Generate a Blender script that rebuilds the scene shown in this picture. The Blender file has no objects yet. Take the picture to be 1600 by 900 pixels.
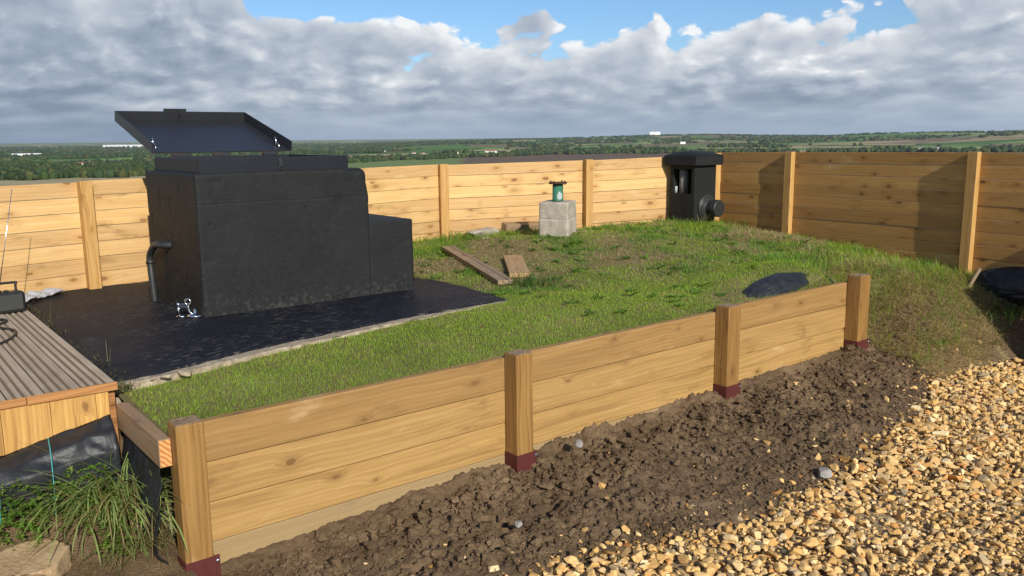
import bpy, bmesh, math, random
import numpy as np
from mathutils import Vector, Matrix

# ------------------------------------------------------------------ camera, sky, sun, exposure
S = bpy.context.scene
COL = S.collection
CAM_H = 1.75
YAW = math.radians(51.6); PITCH = math.atan(235 / 1330.0); ROLL = 0.0105
cam_d = bpy.data.cameras.new('camera'); cam = bpy.data.objects.new('camera', cam_d); COL.objects.link(cam)
S.camera = cam
cam_d.sensor_width = 36.0; cam_d.lens = 1330.0 / 1600.0 * 36.0
cam_d.clip_start = 0.05; cam_d.clip_end = 60000
_f = Vector((math.cos(YAW) * math.cos(PITCH), math.sin(YAW) * math.cos(PITCH), -math.sin(PITCH)))
_r0 = Vector((math.sin(YAW), -math.cos(YAW), 0)); _u0 = _r0.cross(_f)
_r = _r0 * math.cos(ROLL) - _u0 * math.sin(ROLL); _u = _u0 * math.cos(ROLL) + _r0 * math.sin(ROLL)
cam.matrix_world = Matrix(((_r.x, _u.x, -_f.x, 0), (_r.y, _u.y, -_f.y, 0), (_r.z, _u.z, -_f.z, CAM_H), (0, 0, 0, 1)))

SUN_AZ = math.radians(-104.5); SUN_EL = math.radians(27.5)
to_sun = Vector((math.cos(SUN_AZ) * math.cos(SUN_EL), math.sin(SUN_AZ) * math.cos(SUN_EL), math.sin(SUN_EL)))
sun_d = bpy.data.lights.new('sun', 'SUN'); sun_d.energy = 5.0; sun_d.angle = math.radians(0.5); sun_d.color = (1.0, 0.945, 0.85)
sun = bpy.data.objects.new('sun', sun_d); COL.objects.link(sun)
sun.rotation_euler = to_sun.to_track_quat('Z', 'Y').to_euler(); sun.location = (0, 0, 30)
S.view_settings.view_transform = 'Standard'; S.view_settings.look = 'None'
S.view_settings.exposure = 0.10; S.view_settings.gamma = 1.0; S.view_settings.use_curve_mapping = False
SKY_STRENGTH = 0.09


class NT:
    """small helper for node trees"""
    def __init__(s, tree): s.t = tree; s.L = tree.links
    def put(s, sock, v):
        if v is None: return
        if isinstance(v, bpy.types.NodeSocket): s.L.new(v, sock)
        elif isinstance(v, (tuple, list)):
            v = tuple(v)
            if sock.type == 'RGBA' and len(v) == 3: v = v + (1.0,)
            sock.default_value = v
        else: sock.default_value = v
    def node(s, typ, ins=None, **props):
        n = s.t.nodes.new(typ)
        for k, v in props.items(): setattr(n, k, v)
        for k, v in (ins or {}).items(): s.put(n.inputs[k], v)
        return n
    def m(s, op, a, b=None, c=None, clamp=False):
        n = s.t.nodes.new('ShaderNodeMath'); n.operation = op; n.use_clamp = clamp
        s.put(n.inputs[0], a); s.put(n.inputs[1], b); s.put(n.inputs[2], c)
        return n.outputs[0]
    def comb(s, x=0.0, y=0.0, z=0.0): return s.node('ShaderNodeCombineXYZ', {0: x, 1: y, 2: z}).outputs[0]
    def sep(s, v):
        n = s.node('ShaderNodeSeparateXYZ', {0: v}); return n.outputs[0], n.outputs[1], n.outputs[2]
    def vm(s, op, a, b=None):
        n = s.t.nodes.new('ShaderNodeVectorMath'); n.operation = op; s.put(n.inputs[0], a)
        if b is not None: s.put(n.inputs[1], b)
        return n.outputs[0]
    def noise(s, vec, scale=5.0, detail=3.0, rough=0.5, dist=0.0, dim='3D', w=None, col=False):
        n = s.t.nodes.new('ShaderNodeTexNoise'); n.noise_dimensions = dim
        if vec is not None: s.put(n.inputs['Vector'], vec)
        if w is not None: s.put(n.inputs['W'], w)
        s.put(n.inputs['Scale'], scale); s.put(n.inputs['Detail'], detail)
        s.put(n.inputs['Roughness'], rough); s.put(n.inputs['Distortion'], dist)
        return n.outputs['Color'] if col else n.outputs[0]
    def vor(s, vec, scale=5.0, rand=1.0, feature='F1', dim='3D'):
        n = s.t.nodes.new('ShaderNodeTexVoronoi'); n.feature = feature; n.voronoi_dimensions = dim
        s.put(n.inputs['Vector'], vec); s.put(n.inputs['Scale'], scale); s.put(n.inputs['Randomness'], rand)
        return n
    def ss(s, v, a, b, lo=0.0, hi=1.0):
        n = s.t.nodes.new('ShaderNodeMapRange'); n.interpolation_type = 'SMOOTHSTEP'
        s.put(n.inputs[0], v); s.put(n.inputs[1], a); s.put(n.inputs[2], b); s.put(n.inputs[3], lo); s.put(n.inputs[4], hi)
        return n.outputs[0]
    def mix(s, f, a, b, mode='MIX'):
        n = s.t.nodes.new('ShaderNodeMix'); n.data_type = 'RGBA'; n.blend_type = mode
        s.put(n.inputs[0], f); s.put(n.inputs[6], a); s.put(n.inputs[7], b)
        return n.outputs[2]
    def ramp(s, f, stops, interp='LINEAR'):
        n = s.t.nodes.new('ShaderNodeValToRGB'); cr = n.color_ramp; cr.interpolation = interp
        while len(cr.elements) < len(stops): cr.elements.new(0.5)
        for e, (p, c) in zip(cr.elements, stops):
            e.position = p; e.color = tuple(c) + (1.0,) if len(c) == 3 else c
        s.put(n.inputs[0], f)
        return n.outputs[0]
    def bump(s, h, strength=0.3, dist=0.01, normal=None):
        n = s.node('ShaderNodeBump', {'Strength': strength, 'Distance': dist, 'Height': h})
        if normal is not None: s.put(n.inputs['Normal'], normal)
        return n.outputs[0]


# ---- world: Nishita sky with a broken layer of cumulus, laid out by direction (azimuth, height above the horizon)
W = bpy.data.worlds.new('World'); S.world = W; W.use_nodes = True
wt = W.node_tree; wt.nodes.clear(); n = NT(wt)
sky = n.node('ShaderNodeTexSky', sky_type='NISHITA', sun_disc=False, sun_elevation=SUN_EL,
             sun_rotation=math.pi / 2 - SUN_AZ, altitude=120.0, air_density=1.0, dust_density=0.6, ozone_density=2.2)
D = n.node('ShaderNodeTexCoord').outputs['Generated']
dx, dy, dz = n.sep(D)
el = n.m('MULTIPLY', n.m('ARCSINE', n.m('MINIMUM', n.m('MAXIMUM', dz, -0.999), 0.999)), 57.2958)     # degrees
az = n.m('MULTIPLY', n.m('ARCTAN2', dy, dx), 57.2958)
elc = n.m('MAXIMUM', el, 0.0)
lg = n.m('LOGARITHM', n.m('ADD', elc, 2.6), 2.718)
def cloud_at(shift_el, shift_az, detail, fine):
    e2 = n.m('ADD', elc, shift_el)
    l2 = n.m('LOGARITHM', n.m('ADD', e2, 2.2), 2.718)
    ax = n.m('ADD', az, shift_az)
    p = n.comb(n.m('MULTIPLY', ax, 0.135), n.m('MULTIPLY', l2, 2.0), 3.7)
    wob = n.noise(p, 2.6, 3.0, 0.55, col=True)
    p2 = n.vm('ADD', p, n.vm('MULTIPLY', n.vm('SUBTRACT', wob, (0.5, 0.5, 0.5)), (0.40, 0.34, 0.0)))
    a = n.noise(p2, 1.3, detail, 0.55, 0.1)
    v1 = n.vor(p2, 3.2, 1.0, 'SMOOTH_F1', '2D').outputs['Distance']
    v2 = n.vor(p2, 8.0, 1.0, 'SMOOTH_F1', '2D').outputs['Distance']
    bil = n.m('ADD', n.m('MULTIPLY', n.m('SUBTRACT', 0.45, v1), 0.34), n.m('MULTIPLY', n.m('SUBTRACT', 0.45, v2), 0.09 if fine else 0.04))
    v3 = n.vor(p2, 19.0, 1.0, 'SMOOTH_F1', '2D').outputs['Distance']
    bil = n.m('ADD', bil, n.m('MULTIPLY', n.m('SUBTRACT', 0.45, v3), 0.035 if fine else 0.0))
    pb = n.comb(n.m('MULTIPLY', ax, 0.16), n.m('MULTIPLY', l2, 4.4), 9.1)
    b = n.noise(pb, 1.2, detail, 0.55, 0.2)
    low = n.ss(e2, 3.6, 0.8, 0.0, 0.7)
    return n.m('ADD', n.m('MULTIPLY', n.m('ADD', a, bil), n.m('SUBTRACT', 1.0, low)), n.m('MULTIPLY', b, low))
def blob(a0, e0, sa, se):
    u = n.m('DIVIDE', n.m('SUBTRACT', az, a0), sa); v = n.m('DIVIDE', n.m('SUBTRACT', el, e0), se)
    return n.m('EXPONENT', n.m('MULTIPLY', n.m('ADD', n.m('MULTIPLY', u, u), n.m('MULTIPLY', v, v)), -1.0))
def addall(*xs):
    r = xs[0]
    for x in xs[1:]: r = n.m('ADD', r, x)
    return r
def mul(a, b): return n.m('MULTIPLY', a, b)
d0 = cloud_at(0.0, 0.0, 8.0, True)
d1 = cloud_at(0.55, -0.5, 6.0, True)
d2 = cloud_at(1.6, -1.2, 2.0, False)
# wide openings with blue sky and the heavier banks beside them
gap = addall(mul(blob(49.0, 8.4, 7.0, 2.4), 0.46), mul(blob(35.5, 9.0, 7.5, 1.6), 0.40), mul(blob(62.5, 8.4, 6.5, 1.1), 0.42), mul(blob(46.0, 9.6, 22.0, 1.1), 0.18), mul(blob(28.8, 6.9, 1.6, 1.1), 0.14))
bank = addall(mul(blob(78.0, 5.0, 12.0, 6.0), 0.20), mul(blob(50.4, 7.3, 2.4, 1.3), 0.46), mul(blob(70.0, 7.8, 5.0, 1.6), 0.20), mul(blob(35.5, 5.6, 5.5, 1.25), 0.22),
              mul(blob(23.5, 6.6, 4.5, 2.2), 0.22), mul(blob(48.0, 2.6, 60.0, 2.6), 0.30), mul(blob(66.0, 6.0, 7.0, 1.6), 0.14))
dens = n.m('SUBTRACT', n.m('ADD', d0, bank), gap)
cover = n.ss(dens, 0.455, 0.535)
high = n.ss(el, 11.0, 30.0)
cover = n.m('MULTIPLY', cover, n.m('SUBTRACT', 1.0, n.m('MULTIPLY', high, 0.88)))
# lit tops and edges against grey bases
lit = n.m('ADD', mul(n.m('SUBTRACT', d0, d1), 1.0), mul(n.m('SUBTRACT', d0, d2), 0.75))
thick = n.ss(dens, 0.48, 0.84)
left_dark = n.ss(az, 54.0, 84.0)
lum = n.m('ADD', n.m('SUBTRACT', 0.74, mul(thick, 0.34)), mul(lit, 0.95))
lum = n.m('ADD', lum, n.m('SUBTRACT', mul(blob(36.0, 6.6, 8.0, 1.3), 0.20), mul(left_dark, 0.10)))
lum = n.m('SUBTRACT', lum, mul(n.ss(el, 3.4, 1.0), 0.06))
lum = n.m('ADD', lum, mul(n.m('SUBTRACT', n.noise(n.comb(mul(az, 0.055), mul(lg, 1.1), 4.0), 1.0, 2.0, 0.5), 0.42), 0.55))
ccol = n.ramp(lum, [(0.0, (0.225, 0.28, 0.37)), (0.28, (0.315, 0.375, 0.465)), (0.52, (0.44, 0.495, 0.575)), (0.78, (0.60, 0.64, 0.695)), (1.0, (0.86, 0.875, 0.89))])
hz = n.ss(el, 2.6, -0.3)
hcol = n.mix(left_dark, (0.27, 0.37, 0.49, 1), (0.14, 0.22, 0.33, 1))
ccol = n.mix(mul(hz, 0.75), ccol, hcol)
cover = n.m('MAXIMUM', cover, n.ss(el, 1.7, 0.2))
skyc = n.mix(1.0, sky.outputs[0], (0.80, 1.02, 1.28, 1), 'MULTIPLY')
cs = n.vm('MULTIPLY', ccol, (1.0 / SKY_STRENGTH,) * 3)
wcol = n.mix(cover, skyc, cs)
bg = n.node('ShaderNodeBackground', {'Color': wcol, 'Strength': SKY_STRENGTH})
wo = n.node('ShaderNodeOutputWorld'); wt.links.new(bg.outputs[0], wo.inputs[0])
W.cycles.sampling_method = 'MANUAL'; W.cycles.sample_map_resolution = 512

# ------------------------------------------------------------------ helpers
rng = np.random.default_rng(7); random.seed(7)

def _hash(ix, iy, iz, seed):
    h = (ix.astype(np.int64) * 374761393 + iy.astype(np.int64) * 668265263 + iz.astype(np.int64) * 2147483647 + seed * 1274126177) & 0xffffffff
    h = ((h ^ (h >> 13)) * 1274126177) & 0xffffffff
    h = ((h ^ (h >> 16)) * 2246822519) & 0xffffffff
    return (h ^ (h >> 15)) & 0xffffffff
def vnoise(x, y, z=None, seed=0):
    """value noise -1..1 on arrays"""
    x = np.asarray(x, float); y = np.asarray(y, float); z = np.zeros_like(x) if z is None else np.asarray(z, float)
    ix, iy, iz = np.floor(x), np.floor(y), np.floor(z); fx, fy, fz = x - ix, y - iy, z - iz
    fx = fx * fx * fx * (fx * (fx * 6 - 15) + 10); fy = fy * fy * fy * (fy * (fy * 6 - 15) + 10); fz = fz * fz * (3 - 2 * fz)
    def g(a, b, c): return _hash(ix + a, iy + b, iz + c, seed) / 2147483647.5 - 1.0
    def lerp(a, b, t): return a + (b - a) * t
    z0 = lerp(lerp(g(0, 0, 0), g(1, 0, 0), fx), lerp(g(0, 1, 0), g(1, 1, 0), fx), fy)
    if not np.any(iz) and not np.any(fz): return z0
    z1 = lerp(lerp(g(0, 0, 1), g(1, 0, 1), fx), lerp(g(0, 1, 1), g(1, 1, 1), fx), fy)
    return lerp(z0, z1, fz)
def fbm(x, y, z=None, octv=4, seed=0, gain=0.5):
    a, s, t = 1.0, 0.0, 0.0; f = 1.0
    for o in range(octv):
        s = s + a * vnoise(np.asarray(x) * f + 17.3 * o, np.asarray(y) * f - 9.1 * o, None if z is None else np.asarray(z) * f, seed + o)
        t += a; a *= gain; f *= 2.03
    return s / t

def mesh_np(name, V, F, mat, parent=None, smooth=False, color=None, uv=None, counts=None, attr=None):
    """V (n,3); F flat loop indices with per-face counts, or an (m,k) array"""
    me = bpy.data.meshes.new(name)
    V = np.asarray(V, np.float32)
    F = np.asarray(F)
    if counts is None: counts = np.full(len(F), F.shape[1], np.int32); F = F.ravel()
    counts = np.asarray(counts, np.int32)
    me.vertices.add(len(V)); me.vertices.foreach_set('co', V.ravel())
    me.loops.add(len(F)); me.loops.foreach_set('vertex_index', F.astype(np.int32))
    st = np.zeros(len(counts), np.int32); st[1:] = np.cumsum(counts)[:-1]
    me.polygons.add(len(counts)); me.polygons.foreach_set('loop_start', st); me.polygons.foreach_set('loop_total', counts)
    me.polygons.foreach_set('use_smooth', np.full(len(counts), bool(smooth)))
    me.update(calc_edges=True)
    if color is not None:
        a = me.color_attributes.new('tint', 'FLOAT_COLOR', 'POINT'); c = np.ones((len(V), 4), np.float32); c[:, :3] = color
        a.data.foreach_set('color', c.ravel())
    if uv is not None:
        l = me.uv_layers.new(name='UVMap'); l.data.foreach_set('uv', np.asarray(uv, np.float32)[F].ravel())
    me.validate()
    o = bpy.data.objects.new(name, me); COL.objects.link(o); me.materials.append(mat)
    if parent is not None: o.parent = parent
    return o

def tag(o, label=None, cat=None, group=None, kind=None):
    if label: o['label'] = label
    if cat: o['category'] = cat
    if group: o['group'] = group
    if kind: o['kind'] = kind
    return o
def thing(name, label, cat, loc=(0, 0, 0), rz=0.0, group=None):
    o = bpy.data.objects.new(name, None); COL.objects.link(o); o.location = loc; o.rotation_euler = (0, 0, rz)
    o.empty_display_size = 0.1
    return tag(o, label, cat, group)

class MB:
    """collects solids with wood-friendly UVs (u along the grain in metres)"""
    def __init__(s): s.v = []; s.f = []; s.uv = []
    def hexa(s, c, grain=0, jit=True):
        """c: 8 corners ordered x fastest then y then z; grain axis 0/1/2"""
        c = [Vector(p) for p in c]
        b = len(s.v); s.v += [tuple(p) for p in c]
        L = [(c[1] - c[0]).length, (c[2] - c[0]).length, (c[4] - c[0]).length]
        off = (random.uniform(0, 60), random.uniform(0, 60)) if jit else (0, 0)
        a1, a2 = [k for k in range(3) if k != grain]
        quads = [((0, 2, 3, 1), 2), ((4, 5, 7, 6), 2), ((0, 1, 5, 4), 1), ((2, 6, 7, 3), 1), ((0, 4, 6, 2), 0), ((1, 3, 7, 5), 0)]
        for q, ax in quads:
            s.f.append(tuple(b + k for k in q))
            for k in q:
                p = [((k >> 0) & 1) * L[0], ((k >> 1) & 1) * L[1], ((k >> 2) & 1) * L[2]]
                if ax == grain: u, w = p[a1] * 0.5 + 31.0, p[a2] * 1.6 + 3.0
                elif ax == a1: u, w = p[grain], p[a2]
                else: u, w = p[grain], p[a1] + L[a2]
                s.uv.append((u + off[0], w + off[1]))
    def box(s, lo, hi, grain=0):
        (x0, y0, z0), (x1, y1, z1) = lo, hi
        s.hexa([(x, y, z) for z in (z0, z1) for y in (y0, y1) for x in (x0, x1)], grain)
    def bar(s, a, b, up, h, t, grain=0):
        """a box from a to b (centre of its underside), height h along up, thickness t sideways"""
        a, b, up = Vector(a), Vector(b), Vector(up).normalized()
        d = (b - a).normalized(); side = d.cross(up).normalized() * (t / 2); up = side.cross(d).normalized()
        s.hexa([q + sd * side + k * h * up for k in (0, 1) for sd in (1, -1) for q in (a, b)], grain)
    def build(s, name, mat, parent=None, bevel=0.003, smooth=False, seg=2):
        me = bpy.data.meshes.new(name); me.from_pydata(s.v, [], s.f)
        l = me.uv_layers.new(name='UVMap'); l.data.foreach_set('uv', np.asarray(s.uv, np.float32).ravel())
        me.materials.append(mat); me.validate()
        bm = bmesh.new(); bm.from_mesh(me); bmesh.ops.recalc_face_normals(bm, faces=bm.faces[:]); bm.to_mesh(me); bm.free()
        o = bpy.data.objects.new(name, me); COL.objects.link(o)
        if parent is not None: o.parent = parent
        if bevel > 0:
            m = o.modifiers.new('bevel', 'BEVEL'); m.width = bevel; m.segments = seg; m.limit_method = 'ANGLE'
        return o

def bm_obj(name, bm, mat, parent=None, smooth=False):
    bmesh.ops.recalc_face_normals(bm, faces=bm.faces[:])
    me = bpy.data.meshes.new(name); bm.to_mesh(me); bm.free(); me.materials.append(mat)
    if smooth: me.polygons.foreach_set('use_smooth', np.ones(len(me.polygons), bool))
    o = bpy.data.objects.new(name, me); COL.objects.link(o)
    if parent is not None: o.parent = parent
    return o
def tube(bm, pts, rad, seg=10, cap=True):
    pts = [Vector(p) for p in pts]; rads = rad if isinstance(rad, (list, tuple)) else [rad] * len(pts)
    rings = []; ref = None
    for i, p in enumerate(pts):
        t = (pts[min(i + 1, len(pts) - 1)] - pts[max(i - 1, 0)]).normalized()
        if ref is None: ref = t.orthogonal().normalized()
        ref = (ref - t * ref.dot(t)).normalized(); b = t.cross(ref)
        rings.append([bm.verts.new(p + (ref * math.cos(a) + b * math.sin(a)) * rads[i]) for a in [2 * math.pi * k / seg for k in range(seg)]])
    for r0, r1 in zip(rings, rings[1:]):
        for k in range(seg): bm.faces.new((r0[k], r0[(k + 1) % seg], r1[(k + 1) % seg], r1[k]))
    if cap:
        bm.faces.new(rings[0][::-1]); bm.faces.new(rings[-1])
def lathe(bm, prof, mat4, seg=28):
    rings = []
    for r, z in prof:
        rings.append([bm.verts.new(mat4 @ Vector((max(r, 1e-4) * math.cos(2 * math.pi * k / seg), max(r, 1e-4) * math.sin(2 * math.pi * k / seg), z))) for k in range(seg)])
    for r0, r1 in zip(rings, rings[1:]):
        for k in range(seg): bm.faces.new((r0[k], r0[(k + 1) % seg], r1[(k + 1) % seg], r1[k]))
    bm.faces.new(rings[0][::-1]); bm.faces.new(rings[-1])
def smooth_path(pts, sub=8):
    P = [Vector(p) for p in pts]; out = []
    for i in range(len(P) - 1):
        p0, p1, p2, p3 = P[max(i - 1, 0)], P[i], P[i + 1], P[min(i + 2, len(P) - 1)]
        for k in range(sub):
            t = k / sub
            out.append(0.5 * ((2 * p1) + (p2 - p0) * t + (2 * p0 - 5 * p1 + 4 * p2 - p3) * t * t + (3 * p1 - p0 - 3 * p2 + p3) * t ** 3))
    out.append(P[-1]); return out

# ------------------------------------------------------------------ materials
def mat(name):
    m = bpy.data.materials.new(name); m.use_nodes = True; m.node_tree.nodes.clear()
    k = NT(m.node_tree); out = k.node('ShaderNodeOutputMaterial')
    return m, k, out
def bsdf(k, out, **ins):
    b = k.node('ShaderNodeBsdfPrincipled', {a.replace('_', ' '): v for a, v in ins.items()}); k.L.new(b.outputs[0], out.inputs[0]); return b

def wood(name, light, mid, dark, knot, weather=0.0, knot_keep=0.55, rough=0.62, wcol=(0.30, 0.27, 0.22), grain_amt=1.0, smudge=0.3, ksize=1.0, grey=0.0, streak=0.25):
    m, k, out = mat(name)
    uv = k.node('ShaderNodeUVMap').outputs[0]
    rnd = k.node('ShaderNodeNewGeometry').outputs['Random Per Island']
    u, v, _ = k.sep(uv)
    # knots
    pv = k.comb(k.m('MULTIPLY', u, 3.4), k.m('MULTIPLY', v, 7.0), 0.0)
    pvw = k.vm('ADD', pv, k.vm('MULTIPLY', k.vm('SUBTRACT', k.noise(pv, 5.0, 2.0, col=True), (0.5, 0.5, 0.5)), (0.10, 0.10, 0.0)))
    vo = k.vor(pvw, 1.0, 1.0, dim='2D')
    d = vo.outputs['Distance']; cr, cg, cb = k.sep(vo.outputs['Color'])
    keep = k.m('LESS_THAN', cr, knot_keep)
    size = k.m('MULTIPLY', k.m('ADD', 0.05, k.m('MULTIPLY', cg, 0.075)), ksize)
    kn = k.m('MULTIPLY', k.ss(d, size, k.m('MULTIPLY', size, 0.55)), keep)
    halo = k.m('MULTIPLY', k.ss(d, k.m('MULTIPLY', size, 3.2), k.m('MULTIPLY', size, 0.8)), keep)
    # grain bent round the knots
    bend = k.m('MULTIPLY', k.m('MULTIPLY', k.m('EXPONENT', k.m('MULTIPLY', d, -7.0)), keep), 0.055)
    wav = k.m('MULTIPLY', k.m('SUBTRACT', k.noise(k.comb(k.m('MULTIPLY', u, 0.9), k.m('MULTIPLY', v, 3.0), 0.0), 1.0, 2.0), 0.5), 0.12)
    v2 = k.m('ADD', k.m('ADD', v, bend), wav)
    g1 = k.noise(k.comb(k.m('MULTIPLY', u, 1.1), k.m('MULTIPLY', v2, 34.0), 0.0), 1.0, 4.0, 0.62)
    g2 = k.noise(k.comb(k.m('MULTIPLY', u, 5.0), k.m('MULTIPLY', v2, 230.0), 2.0), 1.0, 3.0, 0.6)
    ring = k.m('MULTIPLY', k.m('ADD', k.m('SINE', k.m('ADD', k.m('MULTIPLY', v2, 260.0), k.m('MULTIPLY', g1, 9.0))), 1.0), 0.5)
    gg = k.m('ADD', k.m('ADD', k.m('MULTIPLY', g1, 0.62), k.m('MULTIPLY', g2, 0.28)), k.m('MULTIPLY', ring, 0.10))
    gg = k.m('ADD', k.m('MULTIPLY', k.m('SUBTRACT', gg, 0.5), grain_amt), 0.5)
    base = k.ramp(gg, [(0.30, dark), (0.47, mid), (0.66, light)])
    tone = k.m('ADD', 0.76, k.m('MULTIPLY', rnd, 0.42))
    base = k.mix(1.0, base, k.comb(tone, k.m('MULTIPLY', tone, k.m('ADD', 0.965, k.m('MULTIPLY', rnd, 0.05))), tone), 'MULTIPLY')
    blot = k.noise(k.comb(k.m('MULTIPLY', u, 2.3), k.m('MULTIPLY', v, 6.5), 5.0), 1.0, 5.0, 0.65)
    base = k.mix(k.m('MULTIPLY', k.ss(blot, 0.55, 0.75), smudge), base, k.mix(1.0, dark, (0.62, 0.60, 0.60, 1), 'MULTIPLY'))
    base = k.mix(k.m('MULTIPLY', k.ss(blot, 0.42, 0.27), 0.30), base, k.mix(0.5, light, (0.85, 0.72, 0.48, 1)))
    strk = k.noise(k.comb(k.m('MULTIPLY', u, 0.75), k.m('MULTIPLY', v2, 17.0), 11.0), 1.0, 4.0, 0.6)
    base = k.mix(k.m('MULTIPLY', k.ss(strk, 0.50, 0.68), streak), base, k.mix(0.35, dark, mid))
    base = k.mix(k.m('MULTIPLY', halo, 0.45), base, dark)
    base = k.mix(k.m('MULTIPLY', kn, k.m('ADD', 0.25, k.m('MULTIPLY', cb, 0.55))), base, knot)
    if grey > 0:
        base = k.mix(k.m('MULTIPLY', k.ss(k.m('FRACT', k.m('MULTIPLY', rnd, 7.3)), 0.15, 0.85), grey), base, k.mix(gg, (0.20, 0.145, 0.075, 1), (0.40, 0.30, 0.16, 1)))
    if weather > 0:
        wn = k.noise(k.comb(k.m('MULTIPLY', u, 1.6), k.m('MULTIPLY', v, 9.0), 8.0), 1.0, 5.0, 0.6)
        base = k.mix(k.m('MULTIPLY', k.ss(wn, 0.3, 0.65), weather), base, wcol)
    h = k.m('SUBTRACT', k.m('ADD', k.m('MULTIPLY', g2, 0.6), k.m('MULTIPLY', g1, 0.6)), k.m('MULTIPLY', kn, 0.25))
    bsdf(k, out, Base_Color=base, Roughness=rough, Normal=k.bump(h, 0.35, 0.004), Specular_IOR_Level=0.25)
    return m

M = {}
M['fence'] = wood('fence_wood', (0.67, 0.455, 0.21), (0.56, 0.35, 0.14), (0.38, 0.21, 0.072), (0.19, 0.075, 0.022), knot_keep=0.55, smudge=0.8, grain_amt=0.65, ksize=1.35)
M['fence_right'] = wood('shaded_stained_fence_wood', (0.50, 0.30, 0.105), (0.41, 0.225, 0.068), (0.27, 0.135, 0.038), (0.085, 0.032, 0.012), knot_keep=0.5, smudge=0.7, grain_amt=0.6, ksize=1.45)  # fence wood with shade put into its colour, plus stains and dark knots
M['fence_post'] = wood('fence_post_wood', (0.60, 0.38, 0.14), (0.50, 0.29, 0.09), (0.34, 0.17, 0.045), (0.15, 0.06, 0.02), knot_keep=0.4)
M['sleeper'] = wood('treated_wood', (0.43, 0.268, 0.100), (0.325, 0.190, 0.065), (0.205, 0.115, 0.038), (0.13, 0.062, 0.02), knot_keep=0.38, smudge=0.7, grain_amt=0.62, ksize=0.95, grey=0.7, streak=0.75)
M['post'] = wood('treated_post_wood', (0.36, 0.205, 0.064), (0.27, 0.145, 0.041), (0.16, 0.08, 0.023), (0.10, 0.045, 0.015), knot_keep=0.35, grain_amt=1.15)
M['skirt'] = wood('skirt_wood', (0.60, 0.37, 0.12), (0.47, 0.26, 0.075), (0.30, 0.15, 0.045), (0.14, 0.06, 0.02), knot_keep=0.6)
M['trim'] = wood('trim_wood', (0.44, 0.225, 0.085), (0.35, 0.16, 0.055), (0.22, 0.095, 0.032), (0.1, 0.04, 0.015), knot_keep=0.2)
M['beam'] = wood('beam_wood', (0.40, 0.25, 0.12), (0.30, 0.17, 0.07), (0.19, 0.10, 0.04), (0.1, 0.045, 0.02), weather=0.45, wcol=(0.30, 0.245, 0.19))
M['old'] = wood('weathered_wood', (0.34, 0.23, 0.13), (0.25, 0.155, 0.085), (0.14, 0.085, 0.045), (0.08, 0.045, 0.025), weather=0.5, wcol=(0.24, 0.20, 0.155))
M['offcut'] = wood('offcut_wood', (0.50, 0.33, 0.14), (0.40, 0.24, 0.09), (0.26, 0.14, 0.05), (0.1, 0.05, 0.02), weather=0.25)

def deck_mat():
    m, k, out = mat('grooved_decking'); uv = k.node('ShaderNodeUVMap').outputs[0]
    rnd = k.node('ShaderNodeNewGeometry').outputs['Random Per Island']
    u, v, _ = k.sep(uv)
    g = k.noise(k.comb(k.m('MULTIPLY', u, 2.0), k.m('MULTIPLY', v, 90.0), 0.0), 1.0, 4.0, 0.65)
    b = k.noise(k.comb(k.m('MULTIPLY', u, 2.5), k.m('MULTIPLY', v, 6.0), 3.0), 1.0, 5.0, 0.65)
    c = k.ramp(k.m('ADD', k.m('MULTIPLY', g, 0.55), k.m('MULTIPLY', b, 0.45)), [(0.32, (0.20, 0.155, 0.11)), (0.5, (0.40, 0.32, 0.235)), (0.68, (0.54, 0.45, 0.34))])
    t = k.m('ADD', 0.82, k.m('MULTIPLY', rnd, 0.32)); c = k.mix(1.0, c, k.comb(t, t, t), 'MULTIPLY')
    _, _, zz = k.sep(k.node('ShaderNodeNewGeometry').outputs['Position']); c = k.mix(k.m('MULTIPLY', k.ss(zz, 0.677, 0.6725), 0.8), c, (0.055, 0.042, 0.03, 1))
    c = k.mix(0.18, c, (0.42, 0.30, 0.19, 1))
    bsdf(k, out, Base_Color=c, Roughness=0.75, Normal=k.bump(g, 0.3, 0.003), Specular_IOR_Level=0.2)
    return m
M['deck'] = deck_mat()

def endgrain():
    m, k, out = mat('cut_end_grain'); p = k.node('ShaderNodeTexCoord').outputs['Object']
    w = k.node('ShaderNodeTexWave', {'Vector': p, 'Scale': 26.0, 'Distortion': 2.5, 'Detail': 2.0, 'Detail Scale': 1.5}, wave_type='BANDS', bands_direction='DIAGONAL').outputs['Fac']
    c = k.ramp(k.m('ADD', k.m('MULTIPLY', w, 0.7), k.m('MULTIPLY', k.noise(p, 60, 3), 0.3)), [(0.2, (0.40, 0.15, 0.04)), (0.75, (0.66, 0.33, 0.11))])
    bsdf(k, out, Base_Color=c, Roughness=0.7); return m
M['endgrain'] = endgrain()

def posttop():
    m, k, out = mat('weathered_post_top'); p = k.node('ShaderNodeTexCoord').outputs['Object']
    c = k.ramp(k.noise(p, 45, 5, 0.65), [(0.3, (0.10, 0.06, 0.03)), (0.6, (0.30, 0.20, 0.11)), (0.75, (0.40, 0.30, 0.18))])
    bsdf(k, out, Base_Color=c, Roughness=0.8, Normal=k.bump(k.noise(p, 90, 3), 0.5, 0.003)); return m
M['posttop'] = posttop()

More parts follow.
